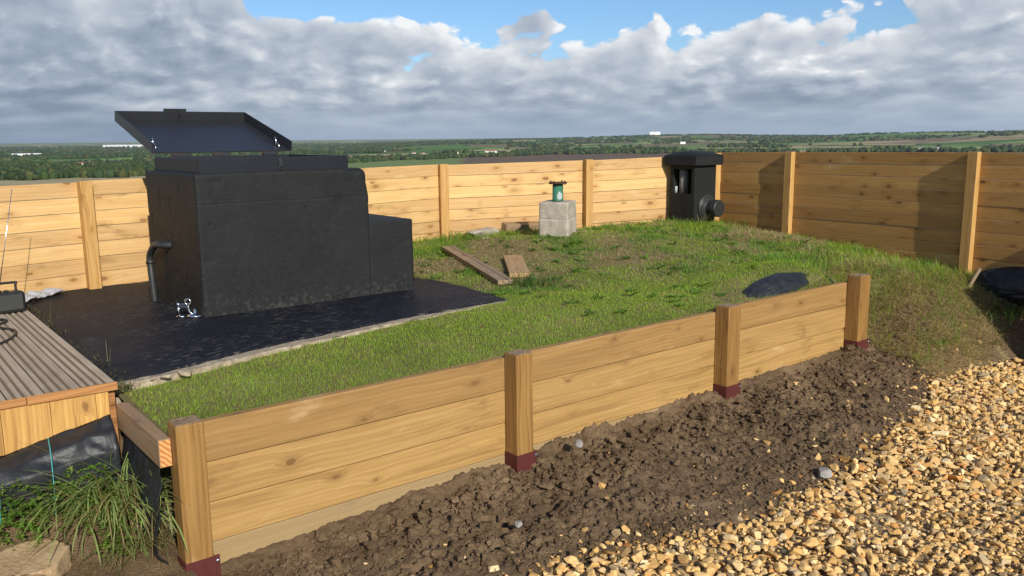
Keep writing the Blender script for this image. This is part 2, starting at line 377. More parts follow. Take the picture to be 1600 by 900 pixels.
def black_concrete():
    m, k, out = mat('black_painted_concrete'); p = k.node('ShaderNodeTexCoord').outputs['Object']
    x, y, z = k.sep(p)
    sl = k.noise(k.comb(k.m('MULTIPLY', x, 3.0), k.m('MULTIPLY', y, 3.0), k.m('MULTIPLY', z, 14.0)), 1.0, 5.0, 0.6)
    n1 = k.noise(p, 4.0, 6.0, 0.62); n2 = k.noise(p, 34.0, 5.0, 0.65); n3 = k.noise(p, 130.0, 2.0, 0.6)
    pits = k.ss(k.vor(k.vm('ADD', p, k.vm('MULTIPLY', k.noise(p, 12.0, 3.0, col=True), (0.06, 0.06, 0.06))), 13.0).outputs['Distance'], 0.16, 0.05)
    pits = k.m('MULTIPLY', pits, k.ss(k.noise(p, 3.5, 2.0), 0.46, 0.60))
    c = k.ramp(k.m('ADD', k.m('MULTIPLY', n1, 0.6), k.m('MULTIPLY', n2, 0.4)), [(0.3, (0.013, 0.014, 0.0145)), (0.6, (0.0195, 0.0205, 0.0205)), (0.8, (0.028, 0.0285, 0.0275))])
    c = k.mix(k.m('MULTIPLY', k.ss(n3, 0.66, 0.78), 0.35), c, (0.075, 0.075, 0.07, 1))
    seam = k.ss(k.m('ABSOLUTE', k.m('SUBTRACT', k.m('ADD', z, k.m('MULTIPLY', n1, 0.03)), 1.372)), 0.008, 0.0)
    h = k.m('SUBTRACT', k.m('ADD', k.m('ADD', k.m('MULTIPLY', n1, 1.4), k.m('MULTIPLY', n2, 0.55)), k.m('ADD', k.m('MULTIPLY', n3, 0.16), k.m('MULTIPLY', sl, 0.55))), k.m('ADD', k.m('MULTIPLY', pits, 1.2), k.m('MULTIPLY', seam, 0.28)))
    dust = k.m('MULTIPLY', k.ss(z, 0.80, 0.62), k.ss(n2, 0.48, 0.66)); c = k.mix(k.m('MULTIPLY', dust, 0.5), c, (0.085, 0.075, 0.062, 1))
    bsdf(k, out, Base_Color=c, Roughness=0.58, Normal=k.bump(h, 0.42, 0.012), Specular_IOR_Level=0.14); return m
M['black'] = black_concrete()

def bitumen():
    m, k, out = mat('black_bitumen'); p = k.node('ShaderNodeTexCoord').outputs['Object']
    x, y, z = k.sep(p)
    q = k.comb(k.m('MULTIPLY', k.m('ADD', x, k.m('MULTIPLY', y, 0.2)), 9.0), k.m('MULTIPLY', k.m('SUBTRACT', y, k.m('MULTIPLY', x, 0.2)), 30.0), 0.0)
    sc = k.noise(q, 1.3, 7.0, 0.72); patch = k.noise(p, 2.1, 4.0, 0.6)
    n2 = k.noise(p, 60.0, 4.0, 0.6)
    worn = k.m('MULTIPLY', k.ss(sc, 0.535, 0.60), k.ss(patch, 0.40, 0.56))
    c = k.ramp(k.noise(p, 7.0, 5.0, 0.6), [(0.3, (0.007, 0.008, 0.012)), (0.7, (0.014, 0.0155, 0.021))])
    c = k.mix(k.m('MULTIPLY', worn, 0.42), c, (0.15, 0.135, 0.115, 1))
    h = k.m('ADD', k.m('MULTIPLY', n2, 0.5), k.m('MULTIPLY', sc, 0.8))
    bsdf(k, out, Base_Color=c, Roughness=k.m('ADD', 0.58, k.m('MULTIPLY', worn, 0.3)), Normal=k.bump(h, 0.4, 0.010), Specular_IOR_Level=0.16); return m
M['bitumen'] = bitumen()

def concrete(name, a, b, c3, sc=9.0):
    m, k, out = mat(name); p = k.node('ShaderNodeTexCoord').outputs['Object']
    n1 = k.noise(p, sc, 6.0, 0.65); n2 = k.noise(p, sc * 9, 3.0, 0.6)
    c = k.ramp(k.m('ADD', k.m('MULTIPLY', n1, 0.65), k.m('MULTIPLY', n2, 0.35)), [(0.32, a), (0.52, b), (0.7, c3)])
    bsdf(k, out, Base_Color=c, Roughness=0.88, Normal=k.bump(k.m('ADD', n1, n2), 0.5, 0.01), Specular_IOR_Level=0.2); return m
M['concrete'] = concrete('pale_concrete', (0.22, 0.19, 0.15), (0.37, 0.33, 0.265), (0.50, 0.46, 0.38))
M['edge'] = concrete('rough_slab_edge', (0.16, 0.125, 0.085), (0.34, 0.275, 0.195), (0.60, 0.53, 0.41), 16.0)
M['sandstone'] = concrete('sandstone', (0.24, 0.15, 0.075), (0.40, 0.275, 0.15), (0.54, 0.41, 0.25), 7.0)
M['greystone'] = concrete('grey_stone', (0.15, 0.14, 0.125), (0.29, 0.265, 0.235), (0.40, 0.37, 0.33), 12.0)

def plain(name, col, rough=0.5, metal=0.0, var=0.25, bump=0.15, scale=20.0, spec=0.5):
    m, k, out = mat(name); p = k.node('ShaderNodeTexCoord').outputs['Object']
    n1 = k.noise(p, scale, 5.0, 0.65)
    c = k.mix(n1, tuple(x * (1 - var) for x in col) + (1,), tuple(min(1, x * (1 + var)) for x in col) + (1,))
    bsdf(k, out, Base_Color=c, Roughness=k.m('ADD', rough - 0.06, k.m('MULTIPLY', n1, 0.12)), Metallic=metal, Normal=k.bump(n1, bump, 0.003), Specular_IOR_Level=spec); return m
M['steel_black'] = plain('black_painted_steel', (0.017, 0.018, 0.021), 0.44, 0, 0.3, 0.06, 6.0)
M['steel_frame'] = plain('black_frame_steel', (0.010, 0.012, 0.017), 0.5, 0, 0.4, 0.15, 14.0, 0.3)
M['bracket'] = plain('oxide_red_steel', (0.085, 0.020, 0.017), 0.6, 0, 0.22, 0.12, 25.0, 0.3)
M['zinc'] = plain('bright_zinc', (0.78, 0.78, 0.77), 0.22, 1.0, 0.1, 0.02)
M['chrome'] = plain('polished_steel', (0.85, 0.85, 0.84), 0.12, 1.0, 0.06, 0.0)
M['pipe_black'] = plain('black_pipe', (0.024, 0.025, 0.025), 0.42, 0, 0.35, 0.1)
M['green_paint'] = plain('worn_green_paint', (0.035, 0.15, 0.085), 0.5, 0, 0.45, 0.25, 16.0)
M['rust'] = plain('rusted_iron', (0.060, 0.032, 0.020), 0.8, 0.0, 0.6, 0.5, 40.0, 0.2)
M['pale_patch'] = plain('flaked_grey_primer', (0.36, 0.41, 0.40), 0.7, 0, 0.25, 0.2)
M['louvre_grey'] = plain('grey_louvre_metal', (0.16, 0.15, 0.135), 0.55, 0, 0.5, 0.2)
M['plastic_black'] = plain('black_plastic', (0.016, 0.017, 0.017), 0.42, 0, 0.2, 0.05, 40.0)
M['grille'] = plain('dark_grille', (0.035, 0.036, 0.030), 0.6, 0, 0.3, 0.5, 160.0)
M['white_roof'] = plain('white_cladding', (0.78, 0.78, 0.76), 0.7, 0, 0.05, 0.0)
M['house_wall'] = plain('pale_render', (0.72, 0.70, 0.64), 0.85, 0, 0.06, 0.0)
M['house_roof'] = plain('clay_roof', (0.25, 0.13, 0.09), 0.85, 0, 0.2, 0.0)
M['slate'] = plain('slate_roof', (0.16, 0.16, 0.17), 0.8, 0, 0.2, 0.0)

def film():
    m, k, out = mat('black_membrane'); p = k.node('ShaderNodeTexCoord').outputs['Object']
    n1 = k.noise(p, 5.0, 5.0, 0.6, 0.8); n2 = k.noise(p, 22.0, 4.0, 0.6, 0.5)
    c = k.ramp(n2, [(0.3, (0.011, 0.012, 0.014)), (0.7, (0.026, 0.028, 0.032))])
    c = k.mix(k.m('MULTIPLY', k.ss(k.noise(p, 9.0, 6.0, 0.7), 0.62, 0.80), 0.2), c, (0.16, 0.145, 0.125, 1))
    bsdf(k, out, Base_Color=c, Roughness=0.45, Normal=k.bump(k.m('ADD', n1, k.m('MULTIPLY', n2, 0.35)), 0.35, 0.02), Specular_IOR_Level=0.3); return m
M['film'] = film()
M['thread'] = plain('turquoise_thread', (0.06, 0.32, 0.30), 0.6)
def clear_sheet():
    m, k, out = mat('clear_polythene'); p = k.node('ShaderNodeTexCoord').outputs['Object']
    bsdf(k, out, Base_Color=(0.62, 0.64, 0.68, 1), Roughness=0.25, Transmission_Weight=0.45, Normal=k.bump(k.noise(p, 18.0, 4.0, 0.6, 0.7), 0.7, 0.02)); return m
M['poly'] = clear_sheet()

def soil():
    m, k, out = mat('damp_soil'); p = k.node('ShaderNodeTexCoord').outputs['Object']
    n1 = k.noise(p, 3.0, 6.0, 0.65); n2 = k.noise(p, 55.0, 5.0, 0.7)
    c = k.ramp(k.m('ADD', k.m('MULTIPLY', n1, 0.65), k.m('MULTIPLY', n2, 0.35)), [(0.34, (0.070, 0.044, 0.022)), (0.5, (0.140, 0.091, 0.048)), (0.66, (0.235, 0.160, 0.090))])
    bsdf(k, out, Base_Color=c, Roughness=0.85, Normal=k.bump(k.m('ADD', n2, k.noise(p, 160.0, 3.0, 0.6)), 0.7, 0.012), Specular_IOR_Level=0.25); return m
M['soil'] = soil()
def turf_soil():
    m, k, out = mat('turf_and_thatch'); p = k.node('ShaderNodeTexCoord').outputs['Object']
    n1 = k.noise(p, 1.6, 5.0, 0.6); n2 = k.noise(p, 70.0, 5.0, 0.7)
    c = k.ramp(k.m('ADD', k.m('MULTIPLY', n1, 0.45), k.m('MULTIPLY', n2, 0.55)), [(0.34, (0.10, 0.085, 0.034)), (0.5, (0.20, 0.165, 0.075)), (0.66, (0.34, 0.27, 0.14))])
    x, y, z = k.sep(p)
    dirt = k.m('ADD', k.m('ADD', k.noise(p, 5.0, 5.0, 0.65), k.m('MULTIPLY', k.ss(y, 3.15, 2.8), 0.22)), k.m('MULTIPLY', k.m('MULTIPLY', k.ss(x, 6.7, 6.3), k.ss(y, 3.55, 3.3)), 0.25))
    sc = k.ramp(n2, [(0.32, (0.078, 0.050, 0.028)), (0.5, (0.145, 0.096, 0.054)), (0.68, (0.235, 0.163, 0.098))])
    c = k.mix(k.ss(dirt, 0.58, 0.72), c, sc)
    bsdf(k, out, Base_Color=c, Roughness=0.9, Normal=k.bump(n2, 0.9, 0.02), Specular_IOR_Level=0.1); return m
M['turf'] = turf_soil()
def gravel_base():
    m, k, out = mat('gravel_bedding'); p = k.node('ShaderNodeTexCoord').outputs['Object']
    c = k.ramp(k.noise(p, 90.0, 4.0, 0.7), [(0.35, (0.20, 0.13, 0.06)), (0.65, (0.50, 0.34, 0.16))])
    bsdf(k, out, Base_Color=c, Roughness=0.95, Normal=k.bump(k.noise(p, 120.0, 3.0), 0.9, 0.02)); return m
M['gravel_base'] = gravel_base()
def stone_mat():
    m, k, out = mat('limestone_gravel'); p = k.node('ShaderNodeTexCoord').outputs['Object']
    t = k.node('ShaderNodeVertexColor', layer_name='tint').outputs[0]
    n1 = k.noise(p, 60.0, 5.0, 0.68); f = k.m('ADD', 0.74, k.m('MULTIPLY', n1, 0.52))
    c = k.mix(1.0, t, k.comb(f, f, k.m('MULTIPLY', f, 0.98)), 'MULTIPLY')
    bsdf(k, out, Base_Color=c, Roughness=0.9, Normal=k.bump(k.noise(p, 170.0, 3.0, 0.6), 0.4, 0.004), Specular_IOR_Level=0.1); return m
M['stone'] = stone_mat()
def leaf_mat(name, tr=0.45, rough=0.55):
    m, k, out = mat(name)
    t = k.node('ShaderNodeVertexColor', layer_name='tint').outputs[0]
    d = k.node('ShaderNodeBsdfPrincipled', {'Base Color': t, 'Roughness': rough, 'Specular IOR Level': 0.3})
    tl = k.node('ShaderNodeBsdfTranslucent', {'Color': k.mix(1.0, t, (1.25, 1.2, 0.6, 1), 'MULTIPLY')})
    mx = k.node('ShaderNodeMixShader', {0: tr, 1: d.outputs[0], 2: tl.outputs[0]}); k.L.new(mx.outputs[0], out.inputs[0]); return m
M['blade'] = leaf_mat('grass_blade'); M['leaf'] = leaf_mat('weed_leaf')
def tree_mat():
    m, k, out = mat('distant_foliage'); t = k.node('ShaderNodeVertexColor', layer_name='tint').outputs[0]
    p = k.node('ShaderNodeTexCoord').outputs['Object']; nn = k.noise(p, 0.35, 4.0, 0.7); f = k.m('ADD', 0.5, nn)
    c = k.mix(1.0, t, k.comb(f, f, f), 'MULTIPLY')
    bsdf(k, out, Base_Color=c, Roughness=0.9, Normal=k.bump(k.noise(p, 0.5, 3.0), 1.0, 2.0), Specular_IOR_Level=0.1); return m
M['tree'] = tree_mat()
M['bark'] = plain('bark', (0.09, 0.065, 0.045), 0.9)
def land_mat():
    m, k, out = mat('farmland'); p = k.node('ShaderNodeTexCoord').outputs['Object']
    x, y, z = k.sep(p)
    w = k.vm('ADD', p, k.vm('MULTIPLY', k.noise(p, 0.0011, 3.0, col=True), (380.0, 380.0, 0.0)))
    vo = k.vor(k.vm('MULTIPLY', w, (1.0, 1.0, 0.0)), 0.0030, 0.9, dim='2D')
    r, g, b = k.sep(vo.outputs['Color'])
    c = k.ramp(r, [(0.0, (0.10, 0.19, 0.04)), (0.2, (0.15, 0.24, 0.055)), (0.36, (0.30, 0.24, 0.12)), (0.5, (0.07, 0.14, 0.03)), (0.64, (0.19, 0.125, 0.08)), (0.78, (0.36, 0.30, 0.16)), (0.9, (0.13, 0.22, 0.05))], 'CONSTANT')
    ve = k.vor(k.vm('MULTIPLY', w, (1.0, 1.0, 0.0)), 0.0030, 0.9, 'DISTANCE_TO_EDGE', '2D').outputs['Distance']
    c = k.mix(k.ss(ve, 0.05, 0.02), c, (0.022, 0.04, 0.014, 1))
    f = k.m('ADD', 0.75, k.m('MULTIPLY', k.noise(p, 0.02, 5.0, 0.65), 0.5)); c = k.mix(1.0, c, k.comb(f, f, f), 'MULTIPLY')
    # the near hillside: stubble to the left, pasture and plough to the right
    rr = k.m('SQRT', k.m('ADD', k.m('MULTIPLY', x, x), k.m('MULTIPLY', y, y))); azz = k.m('MULTIPLY', k.m('ARCTAN2', y, x), 57.2958)
    st = k.mix(k.ss(k.noise(k.comb(x, k.m('MULTIPLY', y, 0.2), 0.0), 0.02, 4.0), 0.35, 0.65), (0.28, 0.235, 0.13, 1), (0.34, 0.29, 0.165, 1))
    pl = k.mix(k.noise(p, 0.03, 4.0), (0.10, 0.068, 0.045, 1), (0.16, 0.112, 0.075, 1))
    pa = k.mix(k.noise(p, 0.01, 4.0), (0.12, 0.17, 0.05, 1), (0.17, 0.22, 0.075, 1))
    near = k.mix(k.ss(azz, 61.5, 66.0), k.mix(k.ss(azz, 54.3, 55.4), pl, pa), st)
    lim = k.m('ADD', 1290.0, k.m('MULTIPLY', k.ss(azz, 76.0, 48.0), 1850.0))
    c = k.mix(k.m('GREATER_THAN', rr, lim), near, c)
    bsdf(k, out, Base_Color=c, Roughness=0.95, Specular_IOR_Level=0.1); return m
M['land'] = land_mat()

# ------------------------------------------------------------------ ground heights
CP = np.array([
    (0.95, 3.5, .565), (2, 3.5, .57), (3, 3.5, .575), (4.5, 3.5, .588), (5.4, 3.5, .60), (5.9, 3.5, .605), (0.95, 4.2, .585), (2, 4.45, .61), (3.6, 4.55, .63),
    (2.8, 4.0, .60), (4.2, 4.2, .625), (5.2, 4.2, .655), (6, 4.3, .68), (6.8, 4.3, .665), (4.3, 5.5, .655), (5.5, 5.5, .745), (6.5, 5.5, .77), (7.3, 5.3, .735), (5.43, 6.13, .832), (6.4, 6.05, .815),
    (7.5, 4.55, .685), (7.45, 3.85, .58), (7.1, 3.15, .40), (6.7, 3.6, .57), (6.08, 3.30, .09), (6.12, 3.0, .06), (6.2, 3.62, .47), (6.5, 3.3, .31), (6.5, 3.0, .14), (6.6, 3.55, .48), (6.75, 3.2, .34), (6.9, 2.8, .06), (7.5, 2.6, .10), (8.3, 2.6, .25),
    (7.8, 3.35, .53), (7.65, 2.9, .40), (8.6, 3.4, .50), (7.95, 4.3, .60), (8.0, 5.3, .69), (7.85, 5.9, .74), (7.45, 6.05, .79), (6.9, 6.45, .78), (6.1, 6.85, .745), (5, 7.2, .735),
    (4.5, 6.7, .695), (3.9, 6.5, .66), (3.5, 7.2, .65), (1, 7, .60), (0.95, 5.5, .59), (2.3, 5.6, .60), (9.6, 2.4, .08), (9.6, 4.6, .40), (10.8, 3, .10), (10.5, 6.5, .55), (8.6, 7.4, .72), (5, 8, .72), (1, 8, .58)])
def _tps(r2): return np.where(r2 > 1e-12, 0.5 * r2 * np.log(r2 + 1e-12), 0.0)
_n = len(CP); _A = np.zeros((_n + 3, _n + 3))
_A[:_n, :_n] = _tps((CP[:, None, 0] - CP[None, :, 0]) ** 2 + (CP[:, None, 1] - CP[None, :, 1]) ** 2) + 0.004 * np.eye(_n)
_A[:_n, _n:] = np.c_[np.ones(_n), CP[:, :2]]; _A[_n:, :_n] = _A[:_n, _n:].T
_w = np.linalg.solve(_A, np.r_[CP[:, 2], 0, 0, 0])
def mound(x, y):
    x = np.asarray(x, float); y = np.asarray(y, float); sh = x.shape; x = x.ravel(); y = y.ravel(); z = np.zeros_like(x)
    for i in range(_n): z += _w[i] * _tps((x - CP[i, 0]) ** 2 + (y - CP[i, 1]) ** 2)
    z += _w[_n] + _w[_n + 1] * x + _w[_n + 2] * y
    rough = np.clip((x - 3.4) / 2.0, 0, 1) + np.clip((y - 5.0) / 1.5, 0, 1) * 0.5
    z += 0.008 * fbm(x * 1.7, y * 1.7, octv=3, seed=3) + np.clip(rough, 0, 1) * 0.022 * fbm(x * 3.1, y * 3.1, octv=4, seed=5)
    return z.reshape(sh)

WALL_Y = 3.43
GRAVEL_EDGE = np.array([(-1, 2.75), (1.2, 2.66), (2.09, 2.50), (2.58, 2.40), (3.2, 2.26), (3.89, 2.24), (4.6, 2.33), (5.13, 2.47), (5.6, 2.62), (6.08, 2.80), (6.7, 2.86), (7.6, 2.72), (8.5, 2.3), (12, 0.5)])
def gravel_edge(x): return np.interp(x, GRAVEL_EDGE[:, 0], GRAVEL_EDGE[:, 1])
def bank(x, y):
    """soil strip along the foot of the wall"""
    x = np.asarray(x, float); y = np.asarray(y, float)
    e = gravel_edge(x) + 0.05 * fbm(x * 3, y * 3, octv=2, seed=11)
    top = np.interp(x, [0.9, 1.2, 2.0, 2.7, 3.4, 4.4, 5.2, 5.9, 6.3], [-.085, -.065, -.035, -.005, .015, .035, .045, .05, .06])
    t = np.clip((y - e) / np.maximum(3.34 - e, 0.2), 0, 1.15)
    z = -0.012 + (top + 0.012) * (t ** 1.4) + 0.018 * np.sin(np.pi * np.clip(t, 0, 1)) * (0.6 + 0.4 * np.sin(x * 1.7)) + 0.045 * np.clip((y - 3.30) / 0.12, 0, 1)
    z = z - 0.05 * np.clip((e - y) / 0.12, 0, 1)
    w = np.clip((x - 5.82) / 0.30, 0, 1); w = w * w * (3 - 2 * w) * np.clip((3.43 - y) / 0.10, 0, 1) ** np.where(x < 6.13, 1, 0)
    if np.any(w > 0): z = z + w * (mound(x, y) - 0.010 - z)
    r = np.clip(t * 3.0, 0.16, 1) * (1 - 0.55 * w) * (0.45 + 0.75 * np.clip(0.5 + 1.3 * fbm(x * 2.1, y * 2.1, octv=2, seed=29), 0, 1))
    z = z + r * (0.034 * fbm(x * 4.5, y * 4.5, octv=3, seed=21) + 0.026 * (1 - 2.0 * np.abs(fbm(x * 11, y * 11, octv=3, seed=31))) + 0.017 * (1 - 2 * np.abs(fbm(x * 27, y * 27, octv=2, seed=41)))) - 0.012 * r
    return z
def corner(x, y):
    """rough ground left of the first post, rising under the deck"""
    t = np.clip((np.asarray(y, float) - 3.35) / 0.7, -1.0, 1.2)
    z = 0.03 + 0.25 * np.clip(t, 0, 1.2) ** 1.6 + 0.02 * t
    return z + 0.018 * fbm(np.asarray(x) * 6, np.asarray(y) * 6, octv=4, seed=51)

def grid(name, x0, x1, y0, y1, step, zf, mat_, keep=None, smooth=True, kind='structure'):
    nx = int(round((x1 - x0) / step)) + 1; ny = int(round((y1 - y0) / step)) + 1
    X, Y = np.meshgrid(np.linspace(x0, x1, nx), np.linspace(y0, y1, ny)); Z = zf(X, Y)
    V = np.c_[X.ravel(), Y.ravel(), Z.ravel()]
    i = np.arange((ny - 1) * (nx - 1)); r = i // (nx - 1); c = i % (nx - 1); a = r * nx + c
    F = np.c_[a, a + 1, a + nx + 1, a + nx]
    if keep is not None:
        cx = V[F].mean(1); F = F[keep(cx[:, 0], cx[:, 1])]
        used = np.zeros(len(V), bool); used[F.ravel()] = True; mp = np.cumsum(used) - 1; V = V[used]; F = mp[F]
    o = mesh_np(name, V, F, mat_, smooth=smooth)
    return tag(o, kind=kind)

# ------------------------------------------------------------------ far land
def land_z(x, y):
    r = np.hypot(x, y); azd = np.degrees(np.arctan2(y, x))
    z = -60.0 * (1 - np.exp(-np.maximum(r - 14, 0) / 900.0)) - 0.16
    right = np.clip((66 - azd) / 22.0, 0, 1); right = right * right * (3 - 2 * right)
    ridge = np.exp(-((r - 9500) / 3200.0) ** 2)
    z = z + right * (58 + 10 * np.sin(azd * 0.35)) * ridge
    z = z + 50 * np.exp(-((azd - 19) / 4.5) ** 2) * np.exp(-((r - 5600) / 900.0) ** 2)
    z = z + 34 * np.exp(-((azd - 27) / 5.5) ** 2) * np.exp(-((r - 7000) / 1100.0) ** 2)
    z = z + 24 * np.exp(-((azd - 55) / 5.0) ** 2) * np.exp(-((r - 5200) / 1000.0) ** 2)
    far = np.clip((r - 2500) / 2500.0, 0, 1)
    z = z + far * 9.0 * fbm(x / 1300.0, y / 1300.0, octv=3, seed=61) * np.clip(1.6 - r / 12000.0, 0.15, 1)
    z = z + 48 * np.clip((r - 14000) / 5000.0, 0, 1)
    return z
_rr = np.unique(np.r_[np.linspace(0, 24, 9), np.geomspace(26, 22000, 150)]); _aa = np.linspace(0, 2 * np.pi, 361)[:-1]
_aa = np.sort(np.r_[_aa, np.radians(np.arange(8, 98, 0.25) + 0.125)])
R_, A_ = np.meshgrid(_rr, _aa, indexing='ij'); LX, LY = R_ * np.cos(A_), R_ * np.sin(A_)
LV = np.c_[LX.ravel(), LY.ravel(), land_z(LX, LY).ravel()]
na = len(_aa); i = np.arange((len(_rr) - 1) * na); r = i // na; c = i % na
LF = np.c_[r * na + c, (r + 1) * na + c, (r + 1) * na + (c + 1) % na, r * na + (c + 1) % na]
tag(mesh_np('terrain', LV, LF, M['land'], smooth=True), kind='structure')

def haze_box():
    m = bpy.data.materials.new('haze_air'); m.use_nodes = True; m.node_tree.nodes.clear(); k = NT(m.node_tree); out = k.node('ShaderNodeOutputMaterial')
    v = k.node('ShaderNodeVolumePrincipled', {'Color': (0.80, 0.88, 1.0, 1), 'Density': HAZE, 'Anisotropy': 0.2}); k.L.new(v.outputs[0], out.inputs['Volume'])
    mb = MB(); mb.box((-23000, -23000, -110), (23000, 23000, 95)); o = mb.build('haze', m, None, 0); tag(o, 'thin pale blue haze hanging over the far valley', 'haze', kind='stuff'); return o
HAZE = 2.4e-5
haze_box()

def ico_variants(nv, sub, lump, seed):
    out = []
    for q in range(nv):
        bm = bmesh.new(); bmesh.ops.create_icosphere(bm, subdivisions=sub, radius=1.0)
        v = np.array([x.co for x in bm.verts]); f = np.array([[x.index for x in fc.verts] for fc in bm.faces]); bm.free()
        d = 1 + lump * fbm(v[:, 0] * 1.9 + 7 * q + 20, v[:, 1] * 1.9 + 20, v[:, 2] * 1.9 + 20, octv=3, seed=seed + q)
        out.append((v * d[:, None], f))
    return out
def scatter(variants, P, Sc, Rz, color, tilt=None):
    """merge many scaled, turned copies of the variants into one vertex and face array"""
    N = len(P); which = rng.integers(0, len(variants), N); VV, FF, CC = [], [], []; base = 0
    for q, (v, f) in enumerate(variants):
        I = np.where(which == q)[0]
        if len(I) == 0: continue
        w = v[None] * Sc[I][:, None, :]
        if tilt is not None:
            a = tilt[I]; ca, sa = np.cos(a)[:, None], np.sin(a)[:, None]
            y_, z_ = w[:, :, 1] * ca - w[:, :, 2] * sa, w[:, :, 1] * sa + w[:, :, 2] * ca; w = np.stack([w[:, :, 0], y_, z_], 2)
        ca, sa = np.cos(Rz[I])[:, None], np.sin(Rz[I])[:, None]
        w = np.stack([w[:, :, 0] * ca - w[:, :, 1] * sa, w[:, :, 0] * sa + w[:, :, 1] * ca, w[:, :, 2]], 2) + P[I][:, None, :]
        VV.append(w.reshape(-1, 3)); FF.append((f[None] + (np.arange(len(I)) * len(v))[:, None, None] + base).reshape(-1, f.shape[1]))
        CC.append(np.repeat(color[I], len(v), 0)); base += len(I) * len(v)
    return np.concatenate(VV), np.concatenate(FF), np.concatenate(CC)

tree_vars = ico_variants(8, 2, 0.55, 100)
TREE_TINTS = np.array([(0.030, 0.052, 0.016), (0.040, 0.066, 0.020), (0.055, 0.075, 0.024), (0.028, 0.045, 0.020), (0.070, 0.078, 0.026), (0.034, 0.058, 0.024)])
def wood_mass():
    N = 60000
    azd = rng.uniform(10, 95, N); rr = 1000 * (14.0 ** rng.uniform(0, 1, N))
    lim = np.interp(azd, [48, 76], [2950, 1260]) + 40 * np.sin(azd * 1.3)
    x, y = rr * np.cos(np.radians(azd)), rr * np.sin(np.radians(azd))
    den = fbm(x / 520.0 + 3, y / 520.0, octv=3, seed=71)
    edge = rr < lim + 260 + 120 * np.sin(azd * 0.9)
    ok = (rr > lim) & ((den > 0.02 - 0.10 * (azd > 60)) | edge)
    ok &= rng.uniform(0, 1, N) < np.where(edge, 0.9, 0.62)
    # open fields on the rising ground
    for (a, ra, sa, sr) in ((55.5, 4700, 3.4, 700), (46.0, 4300, 3.0, 600), (30.0, 4800, 5.0, 900), (24.5, 4300, 4.5, 800), (39.0, 5000, 2.2, 400), (26, 6800, 6.0, 700)):
        ok &= ~((((azd - a) / sa) ** 2 + ((rr - ra) / sr) ** 2 < 1) & (rng.uniform(0, 1, N) < 0.93))
    x, y, rr, azd = x[ok], y[ok], rr[ok], azd[ok]
    P = np.c_[x, y, land_z(x, y)]
    s = rng.uniform(0.7, 1.35, len(x)) * np.clip(rr / 2600.0, 0.8, 2.6)
    Sc = np.c_[6.0 * s * rng.uniform(.8, 1.3, len(x)), 6.0 * s, rng.uniform(5.5, 8.0, len(x)) * np.clip(s, 0.7, 1.2)]
    P[:, 2] += Sc[:, 2] * 0.62
    colr = TREE_TINTS[rng.integers(0, 6, len(x))] * rng.uniform(0.75, 1.3, (len(x), 1))
    V, F, Cc = scatter(tree_vars, P, Sc, rng.uniform(0, 6.28, len(x)), colr)
    o = mesh_np('woodland', V, F, M['tree'], smooth=True, color=Cc)
    tag(o, 'dark green woods and hedgerows filling the valley far beyond the fence', 'woodland', kind='stuff')
wood_mass()

def polar(azd, r): return r * math.cos(math.radians(azd)), r * math.sin(math.radians(azd))
def far_tree(azd, r, h, w, label, tint, nb=14, name='field_tree'):
    x, y = polar(azd, r); z = float(land_z(np.array([x]), np.array([y]))[0])
    t = thing(name, label, 'tree', (x, y, z))
    bm = bmesh.new(); tube(bm, [(0, 0, -1), (0.1, 0, h * 0.25), (0, 0.1, h * 0.6)], [h * 0.03, h * 0.025, h * 0.012], 7); bm_obj('trunk', bm, M['bark'], t)
    P = rng.normal(0, 1, (nb, 3)); P /= np.linalg.norm(P, axis=1)[:, None] + 1e-6; P *= rng.uniform(0.3, 1, (nb, 1))
    P = P * np.array([w * 0.42, w * 0.42, h * 0.3]) + np.array([0, 0, h * 0.55])
    Sc = rng.uniform(0.55, 1.0, (nb, 1)) * np.array([[w * 0.26, w * 0.26, h * 0.19]])
    colr = np.array(tint)[None] * rng.uniform(0.7, 1.35, (nb, 1))
    V, F, Cc = scatter(tree_vars, P, Sc, rng.uniform(0, 6, nb), colr)
    mesh_np('crown', V, F, M['tree'], t, smooth=True, color=Cc)
far_tree(58.9, 620, 9.0, 17.0, 'round bush standing on the pale field behind the fence right of the bunker', (0.05, 0.062, 0.02), 30, 'field_bush')
far_tree(60.6, 520, 4.2, 10.0, 'small dark bush just showing over the fence beside the bunker corner', (0.04, 0.045, 0.018), 16, 'field_bush')
for q, (a, r_, h, lb) in enumerate(((45.0, 3600, 13, 'broad dark tree on the tan field above the stone plinth'), (42.9, 3500, 17, 'broad dark tree on the field just left of the black turret'),
                                   (25.2, 3900, 14, 'lone dark tree in the brown field left of the white farmhouses'), (51.8, 3900, 14, 'lone tree in the green field over the green pipe'))):
    far_tree(a, r_, h, h * 1.7, lb, (0.035, 0.05, 0.02), 14)

